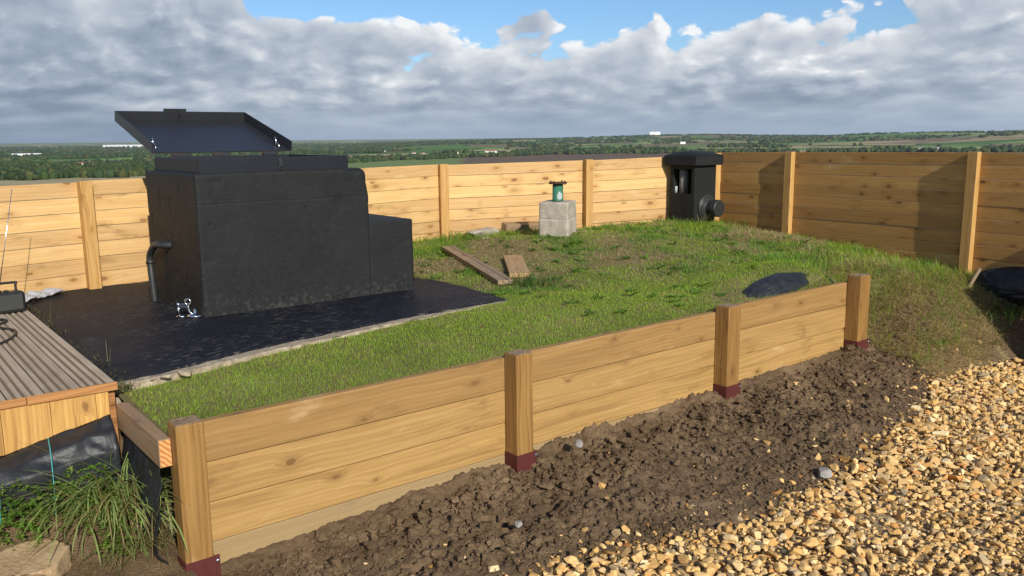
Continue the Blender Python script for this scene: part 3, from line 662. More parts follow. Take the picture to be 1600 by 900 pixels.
def house(azd, r, L, Wd, Ht, label, wall='house_wall', roof='house_roof', rz=0.0, group=None, cat='house', name='house', flat=False, chimney=False):
    x, y = polar(azd, r); z = float(land_z(np.array([x]), np.array([y]))[0])
    t = thing(name, label, cat, (x, y, z - 1.0), math.radians(azd - 90) + rz, group)
    m = MB(); m.box((-L / 2, -Wd / 2, 0), (L / 2, Wd / 2, Ht + 1)); m.build('wall', M[wall], t, 0)
    bm = bmesh.new(); rh = Wd * (0.10 if flat else 0.42); e = 0.5
    pts = [(-L / 2 - e, -Wd / 2 - e, Ht + 1.02), (L / 2 + e, -Wd / 2 - e, Ht + 1.02), (L / 2 + e, Wd / 2 + e, Ht + 1.02), (-L / 2 - e, Wd / 2 + e, Ht + 1.02), (-L / 2 - e, 0, Ht + 1 + rh), (L / 2 + e, 0, Ht + 1 + rh)]
    v = [bm.verts.new(p) for p in pts]
    for f in ((0, 1, 5, 4), (2, 3, 4, 5), (0, 4, 3), (1, 2, 5), (0, 3, 2, 1)): bm.faces.new([v[k] for k in f])
    ro = bm_obj('roof', bm, M[roof], t)
    if chimney:
        c = MB(); c.box((L * .3, -.6, Ht + rh * .5), (L * .3 + 1.2, .6, Ht + rh + 2.2)); c.build('chimney', M['house_roof'], ro, 0)
house(42.1, 9200, 110, 60, 34, 'large white block on the skyline left of the black turret', 'white_roof', 'white_roof', flat=True, cat='building', name='skyline_building')
house(80.9, 4600, 120, 40, 11, 'long white barn roof at the far left edge of the valley', 'white_roof', 'white_roof', flat=True, cat='barn', name='white_barn')
house(75.6, 9500, 420, 120, 14, 'long row of pale warehouses on the plain left of the open lid', 'white_roof', 'white_roof', flat=True, cat='warehouse', name='warehouse')
house(73.3, 9000, 260, 120, 18, 'tall pale warehouse close against the tilted lid edge', 'white_roof', 'white_roof', flat=True, cat='warehouse', name='warehouse')
house(25.3, 3500, 17, 9, 7, 'white farmhouse furthest right in the valley by the end fence post', chimney=True, roof='slate', name='farmhouse')
house(26.2, 3450, 14, 8, 6, 'white farmhouse beside a larger one above the right fence', roof='slate', chimney=True, name='farmhouse')
house(27.2, 3250, 10, 8, 6, 'small white cottage just over the right fence post', roof='slate', name='cottage')
house(22.5, 3100, 130, 30, 3, 'long pale polytunnel behind the right end of the fence', 'white_roof', 'white_roof', flat=True, cat='greenhouse', name='greenhouse')
house(52.9, 3300, 46, 14, 8, 'long brick farm building with pale openings over the middle of the fence', roof='house_roof', cat='barn', name='brick_barn')
house(58.0, 3300, 14, 9, 6, 'white walled house at the edge of the village behind the fence', chimney=True)
house(57.4, 3150, 12, 9, 6, 'pinkish roofed house next to the white one in the village', chimney=True)
house(55.2, 3350, 18, 9, 5, 'pale house alone below the green field')
house(59.8, 4100, 16, 9, 5, 'white house high among the trees left of the village', roof='slate')
house(60.9, 4000, 14, 9, 6, 'white house among dark trees above the bunker corner', roof='slate')
house(45.6, 4000, 22, 10, 6, 'pale farmhouse among bushes right of the stone plinth', roof='slate')
house(40.3, 5200, 30, 12, 8, 'pair of white gables in the woods above the turret', 'white_roof', 'white_roof', cat='building', name='gabled_building')
for a, r_ in ((78.2, 2350), (77.6, 2500), (76.9, 2420), (76.2, 2600), (75.1, 2480), (74.4, 2550), (79.1, 2250), (61.8, 4300), (49.8, 5600), (36.2, 6800), (34.5, 6900), (33.1, 6700)):
    house(a, r_, random.uniform(12, 22), 9, 5.5, 'tiny pale house half hidden among far trees in the valley', roof=random.choice(['house_roof', 'slate']), rz=random.uniform(-.5, .5), group='scattered houses in the valley')

# ------------------------------------------------------------------ near ground
SLAB = np.array([(0.93, 4.215), (1.16, 4.24), (1.6, 4.36), (2.03, 4.455), (2.45, 4.52), (2.79, 4.565), (3.2, 4.585), (3.60, 4.60), (3.66, 5.1), (3.68, 5.5), (3.62, 5.9), (3.5, 6.6), (3.4, 7.4), (0.6, 7.25), (0.93, 6.6)])
def inside(poly, x, y):
    x = np.asarray(x); y = np.asarray(y); c = np.zeros(x.shape, bool); j = len(poly) - 1
    for i in range(len(poly)):
        xi, yi = poly[i]; xj, yj = poly[j]
        t = ((yi > y) != (yj > y)) & (x < (xj - xi) * (y - yi) / (yj - yi + 1e-12) + xi); c ^= t; j = i
    return c
def turf_z(x, y):
    z = mound(x, y)
    return np.where(inside(SLAB, x, y), np.minimum(z, 0.60) - 0.09, z)
def turf_keep(x, y): return ((y > WALL_Y + 0.05) | (x > 6.20 + 0.13 * fbm(np.asarray(x) * 7, np.asarray(y) * 7, octv=2, seed=601))) & (y > gravel_edge(x) - 0.25) & (x > 0.93)
grid('lawn', 0.93, 11.0, 2.2, 8.0, 0.028, turf_z, M['turf'], turf_keep)
grid('soil_bed', 0.86, 7.6, 1.9, 3.44, 0.0105, bank, M['soil'], lambda x, y: (y > gravel_edge(x) - 0.35) & (x < 7.4))
grid('corner_ground', -2.0, 0.965, 1.6, 4.6, 0.02, corner, M['soil'])
grid('gravel_bed', -6.0, 14.0, -6.0, 3.1, 0.06, lambda x, y: -0.030 + 0.012 * fbm(x * 1.2, y * 1.2, octv=3, seed=81) - 0.05 * (y > gravel_edge(x) + 0.05) - 0.12 * ((x < 0.97) & (y > 1.6)), M['gravel_base'], lambda x, y: (y < gravel_edge(x) + 0.3))

# ------------------------------------------------------------------ stones
def hull_variants(nv, npts, bevel, seed):
    out = []; rs = np.random.default_rng(seed)
    for q in range(nv):
        bm = bmesh.new(); p = rs.normal(0, 1, (npts, 3)); p /= np.linalg.norm(p, axis=1)[:, None]; p *= rs.uniform(0.8, 1.0, (npts, 1))
        for t in p: bm.verts.new(t)
        r = bmesh.ops.convex_hull(bm, input=bm.verts[:])
        bmesh.ops.delete(bm, geom=[g for g in r['geom_interior'] if isinstance(g, bmesh.types.BMVert)], context='VERTS')
        bmesh.ops.dissolve_limit(bm, angle_limit=0.25, verts=bm.verts[:], edges=bm.edges[:])
        if bevel: bmesh.ops.bevel(bm, geom=bm.edges[:], offset=bevel, segments=1, profile=0.6, affect='EDGES', clamp_overlap=True)
        bmesh.ops.triangulate(bm, faces=bm.faces[:]); bm.verts.ensure_lookup_table(); bm.verts.index_update()
        out.append((np.array([v.co for v in bm.verts]), np.array([[v.index for v in f.verts] for f in bm.faces]))); bm.free()
    return out
near_st = hull_variants(16, 12, 0.09, 5); far_st = hull_variants(10, 11, 0.0, 6)
STONE_TINTS = np.array([(0.62, 0.42, 0.19), (0.66, 0.47, 0.24), (0.56, 0.36, 0.15), (0.70, 0.53, 0.30), (0.52, 0.33, 0.14), (0.60, 0.41, 0.20), (0.48, 0.36, 0.22), (0.42, 0.33, 0.22), (0.30, 0.25, 0.18), (0.56, 0.30, 0.12), (0.72, 0.60, 0.40)])
TP = np.array([.17, .16, .15, .11, .09, .12, .07, .04, .025, .035, .03]); TP = TP / TP.sum()
def gravel():
    st = 0.031
    X, Y = np.meshgrid(np.arange(0.9, 10.5, st), np.arange(-0.2, 3.25, st)); X = X.ravel(); Y = Y.ravel()
    X = np.r_[X, X]; Y = np.r_[Y, Y]; N = len(X)
    X = X + rng.uniform(-.7, .7, N) * st; Y = Y + rng.uniform(-.7, .7, N) * st
    layer = np.r_[np.zeros(N // 2), np.ones(N // 2)]
    # only ground the camera or a step beside it can see
    vx, vy = X, Y; fwd = vx * _f.x + vy * _f.y - CAM_H * _f.z; side = vx * _r.x + vy * _r.y - CAM_H * _r.z
    up = vx * _u.x + vy * _u.y - CAM_H * _u.z
    ok = (fwd > 0.8) & (np.abs(side / fwd) < 0.88) & (up / fwd > -0.58)
    e = gravel_edge(X) + 0.07 * fbm(X * 4, Y * 4, octv=3, seed=91)
    dd = Y - e
    pr = np.where(dd < 0, 1.0, 0.34 * np.exp(-dd / 0.08) + 0.018 * (fbm(X * 2.5, Y * 2.5, octv=2, seed=92) > 0.15) + 0.003)
    pr = np.where((dd < 0) & (dd > -0.25) & (layer > 0), 0.9, pr)
    ok &= (rng.uniform(0, 1, N) < pr) & (Y < 3.30) & ((layer < 1) | (rng.uniform(0, 1, N) < 0.55) | (dd > 0))
    X, Y, layer, dd, fwd = X[ok], Y[ok], layer[ok], dd[ok], fwd[ok]; N = len(X)
    s = np.exp(rng.normal(math.log(0.0155), 0.40, N)); s = np.clip(s, 0.007, 0.036)
    s = np.where(dd > 0, s * 0.8, s)
    Sc = np.c_[s * rng.uniform(0.95, 1.5, N), s * rng.uniform(0.75, 1.15, N), s * rng.uniform(0.5, 0.85, N)]
    z = np.where(dd > 0.0, np.maximum(bank(X, Y), -0.03) + Sc[:, 2] * 0.35, -0.028 + layer * 0.016 + 0.012 * fbm(X * 1.2, Y * 1.2, octv=3, seed=81) + Sc[:, 2] * 0.5)
    z = z + 0.01 * fbm(X * 2.2, Y * 2.2, octv=2, seed=95)
    colr = STONE_TINTS[rng.choice(len(STONE_TINTS), N, p=TP)] * np.array([1.03, 0.96, 0.82]) * rng.uniform(0.82, 1.14, (N, 1))
    dirty = (dd > -0.05) & (rng.uniform(0, 1, N) < 0.45); colr[dirty] *= np.array([0.55, 0.5, 0.45])
    P = np.c_[X, Y, z]; Rz = rng.uniform(0, 6.28, N); ti = rng.normal(0, 0.45, N)
    nr = fwd < 4.2
    Va, Fa, Ca = scatter(near_st, P[nr], Sc[nr], Rz[nr], colr[nr], ti[nr]); Vb, Fb, Cb = scatter(far_st, P[~nr], Sc[~nr] * 1.08, Rz[~nr], colr[~nr], ti[~nr])
    o = mesh_np('gravel', np.r_[Va, Vb], np.r_[Fa, Fb + len(Va)], M['stone'], color=np.r_[Ca, Cb])
    tag(o, 'golden buff limestone gravel spread over the drive beside the soil', 'gravel', kind='stuff')
    print('gravel stones', N, 'verts', len(Va) + len(Vb))
gravel()

def clods():
    vs = hull_variants(8, 11, 0.12, 300); vs = [(v * (1 + 0.35 * fbm(v[:, 0] * 2 + 9, v[:, 1] * 2 + 9, v[:, 2] * 2 + 9, octv=2, seed=q))[:, None], f) for q, (v, f) in enumerate(vs)]; N = 32000
    X = rng.uniform(0.9, 7.0, N); e = gravel_edge(X); Y = e + (3.36 - e) * rng.uniform(-0.05, 1, N)
    ok = (fbm(X * 2.5, Y * 2.5, octv=2, seed=97) + 0.5 * (Y - e) > 0.05) | (rng.uniform(0, 1, N) < 0.4); X, Y = X[ok], Y[ok]; N = len(X)
    s = np.clip(np.exp(rng.normal(math.log(0.0068), 0.55, N)), 0.003, 0.030)
    near_wall = np.clip((Y - gravel_edge(X)) / 0.9, 0, 1); big = rng.uniform(0, 1, N) < 0.05 * near_wall; s = np.where(big, rng.uniform(0.016, 0.042, N), s)
    Sc = np.c_[s * rng.uniform(.9, 1.5, N), s * rng.uniform(.8, 1.2, N), s * rng.uniform(.6, 1.0, N)]
    V, F, Cc = scatter(vs, np.c_[X, Y, bank(X, Y) + s * 0.25], Sc, rng.uniform(0, 6, N), np.ones((N, 3)))
    tag(mesh_np('soil_clods', V, F, M['soil']), 'dark lumps of freshly dug soil heaped against the low wall', 'soil', kind='stuff')
clods()

def rock(name, label, loc, size, rz, material, cat='stone', seed=1, group=None, tilt=0.0, flat=0.25):
    bm = bmesh.new(); bmesh.ops.create_icosphere(bm, subdivisions=4, radius=1.0); rs = np.random.default_rng(seed)
    v = np.array([x.co for x in bm.verts]); pl = rs.normal(0, 1, (9, 3)); pl /= np.linalg.norm(pl, axis=1)[:, None]
    for q in pl:
        d = v @ q; h = rs.uniform(0.55, 0.85); v = v - np.maximum(d - h, 0)[:, None] * q[None]
    v = v * (1 + 0.05 * fbm(v[:, 0] * 3 + 9, v[:, 1] * 3 + 9, v[:, 2] * 3 + 9, octv=3, seed=seed))[:, None]
    v[:, 2] = np.clip(v[:, 2], -0.5, flat * 2.6)
    for x, c in zip(bm.verts, v): x.co = Vector((c[0] * size[0], c[1] * size[1], c[2] * size[2]))
    o = bm_obj(name, bm, material, smooth=True); o.location = loc; o.rotation_euler = (tilt, 0, rz)
    return tag(o, label, cat, group)
rock('sandstone_slab', 'flat buff sandstone slab lying in the bottom left corner by the mud', (0.43, 3.60, 0.115), (0.20, 0.15, 0.085), 0.5, M['sandstone'], seed=3, tilt=0.10, flat=0.2)
rock('gravel_stone', 'largest pale grey stone at the meeting of soil and gravel', (3.86, 2.28, 0.012), (0.058, 0.042, 0.034), 0.3, M['greystone'], seed=5)
rock('gravel_stone', 'grey pebble resting on bare soil below the second post gap', (2.23, 2.78, 0.05), (0.028, 0.022, 0.02), 1.0, M['greystone'], seed=8)
rock('soil_stone', 'pale stone showing in the soil beside the second wall post', (3.0, 3.22, 0.115), (0.035, 0.025, 0.028), 0.7, M['greystone'], seed=9)
rock('broken_concrete', 'broken grey slab of concrete half buried by the fence post', (5.28, 7.12, 0.765), (0.24, 0.16, 0.085), 0.35, M['concrete'], 'concrete', seed=12, tilt=0.1)
rock('pale_rock', 'small white stone in front of the broken concrete slab', (5.12, 6.86, 0.73), (0.10, 0.07, 0.055), 0.2, M['concrete'], seed=13)
rock('pale_rock', 'small cream stone under the middle of the long plank', (4.27, 6.0, 0.685), (0.07, 0.05, 0.035), 0.9, M['edge'], seed=14)
rock('pale_rock', 'white flint in the grass at the foot of the black turret', (7.25, 5.98, 0.775), (0.045, 0.03, 0.03), 0.2, M['concrete'], seed=15)

# ------------------------------------------------------------------ low retaining wall
wall = thing('retaining_wall', 'low retaining wall of treated sleepers on four posts with red metal shoes', 'retaining wall', (1.0, 3.4, 0))
def under(o, root):
    o.parent = root; o.matrix_parent_inverse = Matrix.Translation(root.location).inverted() @ Matrix.Identity(4); return o
PX = [(0.943, 1.056, 3.325, 0.645, -0.10), (2.660, 2.771, 3.325, 0.640, -0.06), (4.405, 4.530, 3.322, 0.662, 0.0), (5.985, 6.125, 3.318, 0.690, 0.04)]
SHOE = [0.068, 0.100, 0.139, 0.190]
panel_tops = [0.609, 0.616, 0.634]
for q in range(3):
    m = MB(); xa = PX[q][0] + 0.03; xb = PX[q + 1][1] - 0.03; zt = panel_tops[q]
    hs = [0.177, 0.178, 0.176, 0.176]
    for h in hs:
        dz = random.uniform(-.003, .003)
        m.hexa([(x, y, z) for z in (zt - h + 0.002, zt) for y in (WALL_Y + random.uniform(-.002, .002), WALL_Y + 0.046) for x in (xa, xb)], 0)
        zt -= h + 0.001
    under(m.build('board_panel', M['sleeper'], None, 0.004), wall)
for q, (x0, x1, y0, zt, zb) in enumerate(PX):
    m = MB(); m.box((x0, y0, zb), (x1, WALL_Y - 0.001, zt), 2)
    p = m.build('post', M['post'], None, 0.005); under(p, wall)
    c = MB(); c.box((x0 + .004, y0 + .004, zt + 0.0005), (x1 - .004, WALL_Y - .006, zt + 0.004), 0); tp = c.build('top_face', M['posttop'], p, 0.001)
    s = MB(); t = 0.004; zs = SHOE[q]
    s.box((x0 - t, y0 - t, zb - .02), (x1 + t, y0 - .0005, zs)); s.box((x0 - t, y0 + .0005, zb - .02), (x0 - .0005, WALL_Y - .004, zs)); s.box((x1 + .0005, y0 + .0005, zb - .02), (x1 + t, WALL_Y - .004, zs))
    s.box((x1 + t + .0005, y0 - t, zb - .02), (x1 + t + .018, y0, zs + .002))
    s.build('metal_shoe', M['bracket'], p, 0.001)
    bm = bmesh.new(); lathe(bm, [(0.0075, 0), (0.0085, 0.003), (0.006, 0.006), (0.0045, 0.007), (0.0045, 0.011), (0.001, 0.0115)], Matrix.Translation((x1 + t + .008, y0 - t - .0005, zs - .022)) @ Matrix.Rotation(math.pi / 2, 4, 'X'), 8)
    bm_obj('bolt', bm, M['zinc'], p)

# timber beam running back from the first post to the deck
bt = thing('timber_beam', 'short weathered timber beam butting the first wall post and running back to the deck', 'beam', (0.915, 3.7, 0.5))
m = MB(); m.hexa([(x, y, z) for z in (0.467, 0.583) for y in (3.392, 4.022) for x in ((0.893, 0.942) if z < 1 else ())], 1)
under(m.build('beam_body', M['beam'], None, 0.003), bt)
m = MB(); m.box((0.896, 3.3905, 0.470), (0.939, 3.3915, 0.580)); under(m.build('cut_end', M['endgrain'], None, 0), bt)

# ------------------------------------------------------------------ deck
deck = thing('timber_deck', 'raised grey grooved timber deck with brown edge trim at the left', 'deck', (0.0, 5.0, 0.0))
ZD = 0.680; DXR = 0.905; DY0 = 4.035
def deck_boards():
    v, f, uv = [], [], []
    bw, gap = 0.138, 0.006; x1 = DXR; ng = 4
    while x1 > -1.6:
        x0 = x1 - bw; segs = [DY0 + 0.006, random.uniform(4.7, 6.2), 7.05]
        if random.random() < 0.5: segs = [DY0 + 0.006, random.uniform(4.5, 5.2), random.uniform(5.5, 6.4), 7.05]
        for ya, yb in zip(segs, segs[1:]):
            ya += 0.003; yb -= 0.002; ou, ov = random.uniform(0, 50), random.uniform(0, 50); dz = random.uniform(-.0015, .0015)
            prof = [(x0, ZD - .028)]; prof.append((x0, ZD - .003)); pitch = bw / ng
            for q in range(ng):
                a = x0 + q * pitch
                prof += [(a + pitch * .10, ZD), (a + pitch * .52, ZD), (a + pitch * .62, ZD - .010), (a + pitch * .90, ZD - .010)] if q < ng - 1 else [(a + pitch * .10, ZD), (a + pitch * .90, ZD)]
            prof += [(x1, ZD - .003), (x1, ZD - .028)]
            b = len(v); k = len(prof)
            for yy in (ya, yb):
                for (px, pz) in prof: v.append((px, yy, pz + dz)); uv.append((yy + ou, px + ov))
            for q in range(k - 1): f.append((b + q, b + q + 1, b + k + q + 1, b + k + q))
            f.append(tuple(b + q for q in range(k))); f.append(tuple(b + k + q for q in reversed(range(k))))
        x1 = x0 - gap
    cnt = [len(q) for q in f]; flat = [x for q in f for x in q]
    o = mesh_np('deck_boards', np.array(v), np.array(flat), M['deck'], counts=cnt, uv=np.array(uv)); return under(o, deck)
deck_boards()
m = MB(); xs = [-1.6, 0.02, 0.545, DXR + 0.004]
for a, b in zip(xs, xs[1:]): m.box((a + .001, DY0 - 0.012, ZD - 0.034 + random.uniform(-.002, .002)), (b - .001, DY0 + 0.004, ZD + 0.002), 0)
under(m.build('edge_trim', M['trim'], None, 0.003), deck)
m = MB(); xs = [-1.6, -1.3, -1.02, -.78, -.5, -.25, -.02, 0.20, 0.445, 0.632, 0.815, 0.870]
for a, b in zip(xs, xs[1:]):
    zb = np.interp((a + b) / 2, [0.4, 0.85], [0.435, 0.53]); zb2 = [float(np.interp(t, [0.4, 0.85], [0.435, 0.53])) for t in (a, b)]
    m.hexa([(x, y, (zb2[0] if x == a else zb2[1]) if z == 0 else ZD - 0.035) for z in (0, 1) for y in (DY0, DY0 + 0.022) for x in (a + 0, b - 0.0015)], 2)
under(m.build('skirt_panel', M['skirt'], None, 0.002), deck)
m = MB(); m.box((DXR - 0.045, DY0 + 0.03, 0.30), (DXR - 0.003, 7.0, ZD - 0.03), 1); under(m.build('side_joist', M['trim'], None, 0.002), deck)

# ------------------------------------------------------------------ slab
slab = thing('concrete_slab', 'black coated concrete slab round the bunker with a rough pale edge', 'slab', (2.2, 5.6, 0.6))
def poly_dense(poly, step):
    out = []
    for (a, b) in zip(poly, np.roll(poly, -1, 0)):
        k = max(1, int(np.hypot(*(b - a)) / step)); out += [a + (b - a) * t / k for t in range(k)]
    return np.array(out)
def plate(name, poly, z0, z1, jitter, material, seed, step=0.03, wave=0.0):
    P = poly_dense(poly, step); c = P.mean(0); n_ = len(P)
    d = P - c; L = np.hypot(d[:, 0], d[:, 1])
    j = jitter * (fbm(P[:, 0] * 9, P[:, 1] * 9, octv=3, seed=seed) + 0.6 * vnoise(P[:, 0] * 35, P[:, 1] * 35, seed=seed + 1))
    P = P + d / L[:, None] * j[:, None]
    d2 = P - c; L2 = np.hypot(d2[:, 0], d2[:, 1])
    P1 = P - d2 / L2[:, None] * 0.006
    bm = bmesh.new()
    zj = (0.006 if jitter > 0.01 else 0.0015) * fbm(P[:, 0] * 14, P[:, 1] * 14, octv=3, seed=seed + 5)
    lo = [bm.verts.new((x, y, z0)) for x, y in P]; mid = [bm.verts.new((x, y, z1 - 0.005 + zz)) for (x, y), zz in zip(P, zj)]; hi = [bm.verts.new((x, y, z1 + zz)) for (x, y), zz in zip(P1, zj)]
    for r0, r1 in ((lo, mid), (mid, hi)):
        for q in range(n_): bm.faces.new((r0[q], r0[(q + 1) % n_], r1[(q + 1) % n_], r1[q]))
    bm.faces.new(hi); bm.faces.new(lo[::-1])
    bmesh.ops.triangulate(bm, faces=[f for f in bm.faces if len(f.verts) > 4])
    return bm_obj(name, bm, material)
edge_poly = SLAB.copy()
for q, dd in enumerate((0.045, 0.06, 0.075, 0.085, 0.08, 0.065, 0.05, 0.03)): edge_poly[q, 1] -= dd
edge_poly[7, 0] += 0.02
under(plate('concrete_edge', edge_poly, 0.45, 0.629, 0.020, M['edge'], 5, 0.02), slab)
under(plate('bitumen_coat', SLAB, 0.56, 0.641, 0.012, M['bitumen'], 9), slab)
for q, (x, y, s, lb) in enumerate(((1.16, 4.16, 0.035, 'bright broken chunk of concrete at the front corner of the black slab'), (1.10, 4.17, 0.022, 'smallest pale crumb of concrete at the slab corner'), (1.25, 4.175, 0.05, 'buff lump of concrete along the slab front corner'))):
    rock('concrete_chunk', lb, (x, y, 0.63), (s, s * .7, s * .5), q, M['edge'], 'rubble', seed=20 + q)

# ------------------------------------------------------------------ bunker
bunker = thing('bunker_hatch', 'black painted concrete bunker entrance with its steel hatch lid open', 'bunker', (2.4, 5.9, 0.64))
def rough_box(name, lo, hi, step, amp, seed, rnd, material, parent, chips=True):
    """box with rounded arrises and a cast, uneven surface"""
    lo = np.array(lo); hi = np.array(hi); dim = hi - lo; ns = np.maximum((dim / step).astype(int), 2); V, F = [], []; base = 0; key = {}
    def vid(p):
        k = tuple(np.round(p, 5))
        if k not in key: key[k] = len(V); V.append(p)
        return key[k]
    for ax in range(3):
        a, b = [q for q in range(3) if q != ax]
        for side in (0, 1):
            if ax == 2 and side == 0: continue
            ids = np.zeros((ns[a] + 1, ns[b] + 1), int)
            for i_ in range(ns[a] + 1):
                for j_ in range(ns[b] + 1):
                    p = np.zeros(3); p[ax] = (lo, hi)[side][ax]; p[a] = lo[a] + dim[a] * i_ / ns[a]; p[b] = lo[b] + dim[b] * j_ / ns[b]; ids[i_, j_] = vid(p)
            for i_ in range(ns[a]):
                for j_ in range(ns[b]): F.append((ids[i_, j_], ids[i_ + 1, j_], ids[i_ + 1, j_ + 1], ids[i_, j_ + 1]))
    V = np.array(V); F = np.array(F); r = rnd + 0.006 * fbm(V[:, 0] * 5, V[:, 1] * 5, V[:, 2] * 5 + 40, octv=2, seed=seed + 8)
    
    if rnd > 0.012: r = r + 0.042 * np.clip((V[:, 0] - hi[0] + 0.20) / 0.1, 0, 1) * np.clip((V[:, 2] - hi[2] + 0.20) / 0.1, 0, 1)
    r = np.maximum(r, 0.004)[:, None]
    inner = np.clip(V, lo + r * np.array([1, 1, 0]), hi - r); inner[:, 2] = np.minimum(V[:, 2], hi[2] - r[:, 0]); d = V - inner; L = np.linalg.norm(d, axis=1)[:, None]
    V2 = np.where(L > 1e-6, inner + d / np.maximum(L, 1e-6) * r, V)
    c = (lo + hi) / 2; nrm = np.where(L > 1e-6, d / np.maximum(L, 1e-6), 0)
    h = amp * fbm(V[:, 0] * 2.6 + 31, V[:, 1] * 2.6 + 31, V[:, 2] * 2.6 + 31, octv=4, seed=seed) + amp * 0.45 * fbm(V[:, 0] * 16 + 31, V[:, 1] * 16 + 31, V[:, 2] * 22 + 31, octv=3, seed=seed + 3)
    if chips:
        pit = fbm(V[:, 0] * 9 + 51, V[:, 1] * 9 + 51, V[:, 2] * 9 + 51, octv=3, seed=seed + 13); h -= 0.006 * np.clip(pit - 0.34, 0, 0.3) / 0.3
    V2 = V2 + nrm * h[:, None]
    o = mesh_np(name, V2, F, material, None, smooth=True)
    bm = bmesh.new(); bm.from_mesh(o.data); bmesh.ops.recalc_face_normals(bm, faces=bm.faces[:]); bm.to_mesh(o.data); bm.free()
    return under(o, parent)
rough_box('shaft_block', (1.760, 5.370, 0.60), (2.970, 6.43, 1.550), 0.016, 0.0022, 200, 0.013, M['black'], bunker)
rough_box('side_step', (2.955, 5.378, 0.60), (3.330, 6.05, 1.168), 0.016, 0.002, 230, 0.010, M['black'], bunker)
# hatch frame
m = MB(); x0, x1, y0, y1, z0, z1 = 1.803, 2.828, 5.388, 6.320, 1.540, 1.640; t = 0.035
m.box((x0, y0, z0), (x1, y0 + t, z1)); m.box((x0, y1 - t, z0), (x1, y1, z1)); m.box((x0, y0 + t + .0004, z0), (x0 + t, y1 - t - .0004, z1)); m.box((x1 - t, y0 + t + .0004, z0), (x1, y1 - t - .0004, z1))
hf = m.build('hatch_frame', M['steel_frame'], None, 0.003); under(hf, bunker)
m = MB(); m.box((2.318, 5.376, 1.560), (2.342, 5.3875, 1.632)); m.box((2.322, 5.362, 1.575), (2.338, 5.3755, 1.610)); m.build('hasp', M['steel_black'], hf, 0.002)
m = MB(); m.box((1.84, 5.43, 1.545), (2.79, 6.28, 1.56)); m.build('inner_sill', M['steel_black'], hf, 0)
# lid: laid back past upright on hinges along the far side
LO = Vector((0, 6.322, 1.668)); LD = Vector((0, 0.966, 0.259)).normalized(); LN = Vector((0, -0.259, 0.966)).normalized()
def lp(x, d, h): return Vector((x, 0, 0)) + LO + LD * d + LN * h
def lbox(mb, xa, xb, da, db, ha, hb): mb.hexa([lp(x, d, h) for h in (ha, hb) for d in (da, db) for x in (xa, xb)], 0)
lx0, lx1, LL, RH = 1.793, 2.835, 0.955, 0.075
m = MB(); lbox(m, lx0, lx1, 0, LL, -0.005, 0); lid = m.build('hatch_lid', M['steel_black'], None, 0.0015); under(lid, bunker)
m = MB(); e = 0.006
lbox(m, lx0, lx1, LL - e, LL, 0.0004, RH); lbox(m, lx0, lx0 + e, 0.0, LL - e - .0004, 0.0004, RH); lbox(m, lx1 - e, lx1, 0.0, LL - e - .0004, 0.0004, RH)
lbox(m, lx0 + e + .0004, lx1 - e - .0004, 0.0, e, 0.0004, 0.006)
m.build('rim', M['steel_black'], lid, 0.001)
m = MB(); lbox(m, 2.165, 2.345, LL + 0.0004, LL + 0.012, -0.02, 0.095); lbox(m, 2.165, 2.345, LL - 0.10, LL + 0.0, -0.022, -0.0055); lbox(m, 2.285, 2.320, LL - 0.03, LL - e - .0004, 0.0004, 0.06); m.build('lock_box', M['steel_black'], lid, 0.002)
for xx in (1.845, 2.775):
    bm = bmesh.new(); tube(bm, [lp(xx, 0.16, 0.004), lp(xx, 0.17, 0.05), lp(xx + .008, 0.20, 0.055), lp(xx + .01, 0.21, 0.01)], 0.0055, 8); tube(bm, [lp(xx + .004, 0.10, 0.008), lp(xx + .004, 0.16, 0.03)], 0.005, 8); bm_obj('stay_bracket', bm, M['zinc'], lid, True)
for xx in (1.93, 2.22, 2.60):
    m = MB(); m.box((xx, 6.290, 1.641), (xx + 0.11, 6.335, 1.662)); m.build('hinge', M['steel_black'], lid, 0.002)
    bm = bmesh.new(); tube(bm, [(xx - .01, 6.312, 1.656), (xx + .12, 6.312, 1.656)], 0.009, 10); bm_obj('hinge_pin', bm, M['rust'], lid, True)
# drain pipe
pp = thing('drain_pipe', 'black bent drain pipe rising up the dark side of the bunker', 'pipe', (1.70, 6.2, 0.64))
bm = bmesh.new(); path = smooth_path([(1.690, 6.185, 0.63), (1.688, 6.20, 0.80), (1.688, 6.215, 0.93), (1.690, 6.19, 0.985), (1.70, 6.10, 1.045), (1.725, 6.00, 1.052), (1.79, 5.95, 1.052)], 7); tube(bm, path, 0.024, 14); under(bm_obj('pipe_run', bm, M['pipe_black'], None, True), pp)
bm = bmesh.new(); tube(bm, [(1.688, 6.208, 0.905), (1.688, 6.213, 0.925)], 0.030, 14); under(bm_obj('pipe_collar', bm, M['pipe_black'], None, True), pp)
# small bright fitting at the foot of the bunker
vt = thing('metal_fitting', 'small shiny metal fitting with a round foot at the bunker corner', 'fitting', (1.70, 5.46, 0.641))
bm = bmesh.new(); lathe(bm, [(0.045, 0), (0.050, 0.006), (0.047, 0.014), (0.020, 0.020), (0.010, 0.030), (0.009, 0.05), (0.002, 0.052)], Matrix.Translation((1.725, 5.435, 0.644)), 24); under(bm_obj('round_foot', bm, M['chrome'], None, True), vt)
bm = bmesh.new(); tube(bm, [(1.640, 5.495, 0.642), (1.640, 5.495, 0.722)], 0.006, 10); tube(bm, [(1.640, 5.495, 0.715), (1.640, 5.495, 0.735)], 0.009, 10); tube(bm, [(1.63, 5.51, 0.646), (1.665, 5.47, 0.646)], 0.006, 8); under(bm_obj('upright', bm, M['chrome'], None, True), vt)
m = MB(); m.bar((1.635, 5.50, 0.700), (1.695, 5.455, 0.700), (0, 0, 1), 0.030, 0.008); under(m.build('cross_plate', M['chrome'], None, 0.002), vt)
